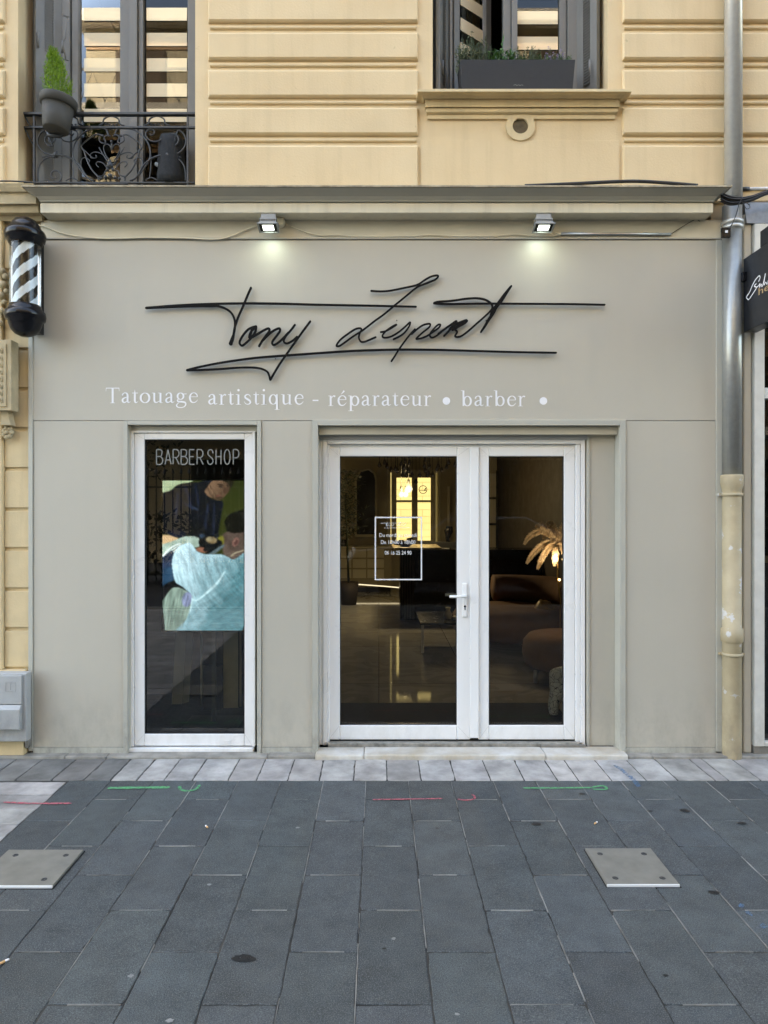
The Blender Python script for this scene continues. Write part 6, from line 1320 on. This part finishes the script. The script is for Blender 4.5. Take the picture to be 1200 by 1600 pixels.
# window bay behind the display: dark back panel, pale hanging strips
m = MB(); m.box(RX0+0.001, -0.81, 1.2495, 1.28, 0.05, RZ-0.01); tag(m.build('window_backdrop', mat('backdrop', (0.022, 0.028, 0.026), 0.5, var=0.4, vscale=3)), 'dark back panel behind the window display', 'panel')
m = MB(); m.box(-0.835, -0.81, 0.10, 1.249, 0.05, RZ-0.01); tag(m.build('window_side_panel', MATS['backdrop']), 'dark panel at the right side of the window display', 'panel')
pale = mat('pale_strip_cloth', (0.55, 0.58, 0.54), 0.8, var=0.2, vscale=8); olive = mat('olive_strip', (0.55, 0.52, 0.38), 0.8, var=0.2, vscale=8)
for a, b, c, d, mt, y_, lb in ((275, 291, 983, 1106, pale, 0.95, 'pale hanging panel at the left below the screen'), (292, 302, 983, 1100, mat('grey_strip', (0.30, 0.33, 0.31), .8), 0.97, 'darker grey hanging panel beside the pale one below the screen'), (349, 372, 985, 1112, olive, 0.85, 'olive hanging panel at the right below the screen'), (313, 315.5, 985, 1108, pale, 0.9, 'narrow pale upright below the screen'), (374, 377, 985, 1112, olive, 0.88, 'thin olive upright at the right of the window')):
    m = MB(); sk_ = 3 if a < 300 else 0
    m.prism([(X(a, y_)-sk_*0.012, Z(d, y_)), (X(b, y_)-sk_*0.012, Z(d-sk_*1.2, y_)), (X(b, y_), Z(c, y_)), (X(a, y_), Z(c, y_))], y_, y_+0.012, 'y'); tag(m.build('hanging_panel', mt), lb, 'panel')
m = MB(); m.box(X(318, .8), X(347, .8), 0.8, 0.84, 0.052, Z(1040, .8)); tag(m.build('navy_board', mat('navy', (0.014, 0.017, 0.035), 0.5)), 'navy board standing on the floor below the screen', 'board')
m = MB(); m.box(RX0+0.05, X(384, .6)+0.05, 0.20, 1.24, 0.0505, 0.0555); tag(m.build('window_rug', mat('rug_navy', (0.02, 0.022, 0.028), 0.6, var=0.3, vscale=15)), 'dark floor mat in the shop window bay', 'mat')

# ============================================================ ACROSS THE STREET (seen only in reflections, and lighting the shade)
op = thing('opposite_building', 'sunlit cream apartment building across the street with balconies', 'building', (3, -16, 0))
YO = -15.5; ow = mat('opposite_render', (0.66, 0.58, 0.42), 0.85, var=0.1, vscale=0.5); owh = mat('opposite_white', (0.74, 0.70, 0.62), 0.8); opc = mat('opposite_peach', (0.60, 0.40, 0.25), 0.8)
m = MB(); m.box(-8.8, 26, YO-8, YO, -0.02, 16.0); m.build('wall', ow, op)
m = MB(); m.box(-9.0, 26.2, YO-8.2, YO+0.35, 16.0, 16.35); m.build('roof_edge', owh, op)
og = mat('opposite_glass', (0.03, 0.035, 0.04), 0.1)
for fz in (3.6, 6.7, 9.8, 12.9):
    m = MB(); m.box(-8.5, 25, YO+0.001, YO+1.1, fz, fz+0.22); m.build('balcony', owh, op)
    m = MB(); m.box(-8.5, 25, YO+1.06, YO+1.1, fz+1.15, fz+1.2)
    k = -8.5
    while k < 25: m.tube([(k, YO+1.08, fz+0.25), (k+0.35, YO+1.08, fz+1.12), (k+0.7, YO+1.08, fz+0.25)], 0.014, 4, False); k += 0.7
    m.build('railing', iron, op)
    m = MB(); x = -7.9
    while x < 25: m.box(x, x+1.5, YO+0.0, YO+0.03, fz+0.24, fz+2.4); x += 3.1
    m.build('windows', mat('brown_shutter', (0.11, 0.075, 0.045), 0.7) if 'brown_shutter' not in MATS else MATS['brown_shutter'], op)
    m = MB(); m.box(-8.79, 25.9, YO+0.0, YO+0.02, fz+2.45, fz+2.9); m.build('band', opc, op)
m = MB()
for x in (-5.5, -1, 3.5, 8): m.box(x, x+3.4, YO+0.0, YO+0.05, 0.2, 3.0)
m.build('shop_windows', og, op)
fc = thing('iron_fence', 'black iron fence with spear points across the street', 'fence', (-4, -9.5, 0))
m = MB(); x = -9.0
while x < 3: m.box(x-0.012, x+0.012, -9.51, -9.49, 0.0, 2.3); m.lathe([(0.035, 0), (0.0, 0.14)], (x, -9.5, 2.3), 6); x += 0.17
m.box(-9, 3, -9.515, -9.485, 2.0, 2.04); m.box(-9, 3, -9.515, -9.485, 0.2, 0.24); m.build('bars', iron, fc)
hg = thing('hedge', 'dark clipped hedge behind the iron fence across the street', 'hedge', (-4, -10.2, 0)); m = MB()
for i in range(2600): leaf(m, (rnd.uniform(-9, 3), rnd.uniform(-10.6, -9.8), rnd.uniform(0.1, 1.5)), (rnd.uniform(-1, 1), rnd.uniform(-1, 1), rnd.uniform(-.3, 1)), 0.16, 0.09)
m.build('leaves', pl_, hg)
for tx, ty, th, lb in ((-6.0, -11, 7.5, 'leafy street tree across the street, facing the shop window'), (4.5, -11, 6.5, 'leafy street tree across the street, facing the right door pane')):
    tt = thing('street_tree', lb, 'tree', (tx, ty, 0), 'trees across the street'); m = MB(); m.tube([(tx, ty, 0), (tx+.1, ty, 1.6), (tx-.05, ty, 3.2), (tx, ty, th*.8)], [.16, .13, .10, .03], 8)
    for k in range(7): q = k*0.9; m.tube([(tx, ty, 2.4+k*.35), (tx+1.1*math.cos(q), ty+1.1*math.sin(q), 3.4+k*.45)], [.05, .015], 5)
    m.build('trunk', mat('bark%d' % int(th), (0.08, 0.06, 0.045), 0.9), tt); m = MB()
    for c_ in range(60):
        q = rnd.uniform(0, 6.28); rr = 1.7*rnd.random()**.5; zc = rnd.uniform(2.5, th); cx_ = tx+rr*math.cos(q); cy_ = ty+rr*math.sin(q)
        for i in range(34): leaf(m, (cx_+rnd.gauss(0, .22), cy_+rnd.gauss(0, .22), zc+rnd.gauss(0, .2)), (rnd.uniform(-1, 1), rnd.uniform(-1, 1), rnd.uniform(-.8, .6)), 0.14, 0.06)
    m.build('crown', pl_, tt)
car = thing('parked_car', 'dark parked car across the street, reflected in the door', 'car', (1.6, -7.6, 0)); cpm = mat('car_paint', (0.02, 0.022, 0.026), 0.2, coat=1)
m = MB(); sec = [(-2.1, .35), (-2.15, .7), (-2.0, .88), (-1.1, .98), (-0.45, 1.42), (0.9, 1.45), (1.75, 1.05), (2.05, .98), (2.12, .6), (2.08, .3)]
m.prism(sec, -8.5, -6.8, 'y'); m.v = [(x+1.6, (-7.65+(y+7.65)*(0.82 if z > 1.2 else 1)), z) for x, y, z in m.v]; m.build('body', cpm, car, bevel=0.06, seg=3)
for x in (-1.3, 1.35):
    for y in (-8.42, -6.88):
        m = MB(); m.lathe([(0, -.1), (.2, -.1), (.32, -.1), (.33, 0), (.32, .1), (.2, .1), (0, .08)], (x+1.6, y, .33), 24, Matrix.Rotation(R(90), 4, 'X')); m.build('wheel', blackp, car)
for y in (-8.3, -7.0): m = MB(); m.lathe([(0, -.06), (.14, -.03), (.15, 0), (.1, .06), (0, .08)], (-0.48, y, .72), 14, Matrix.Rotation(R(90), 4, 'Y')); m.build('headlight', alu, car)
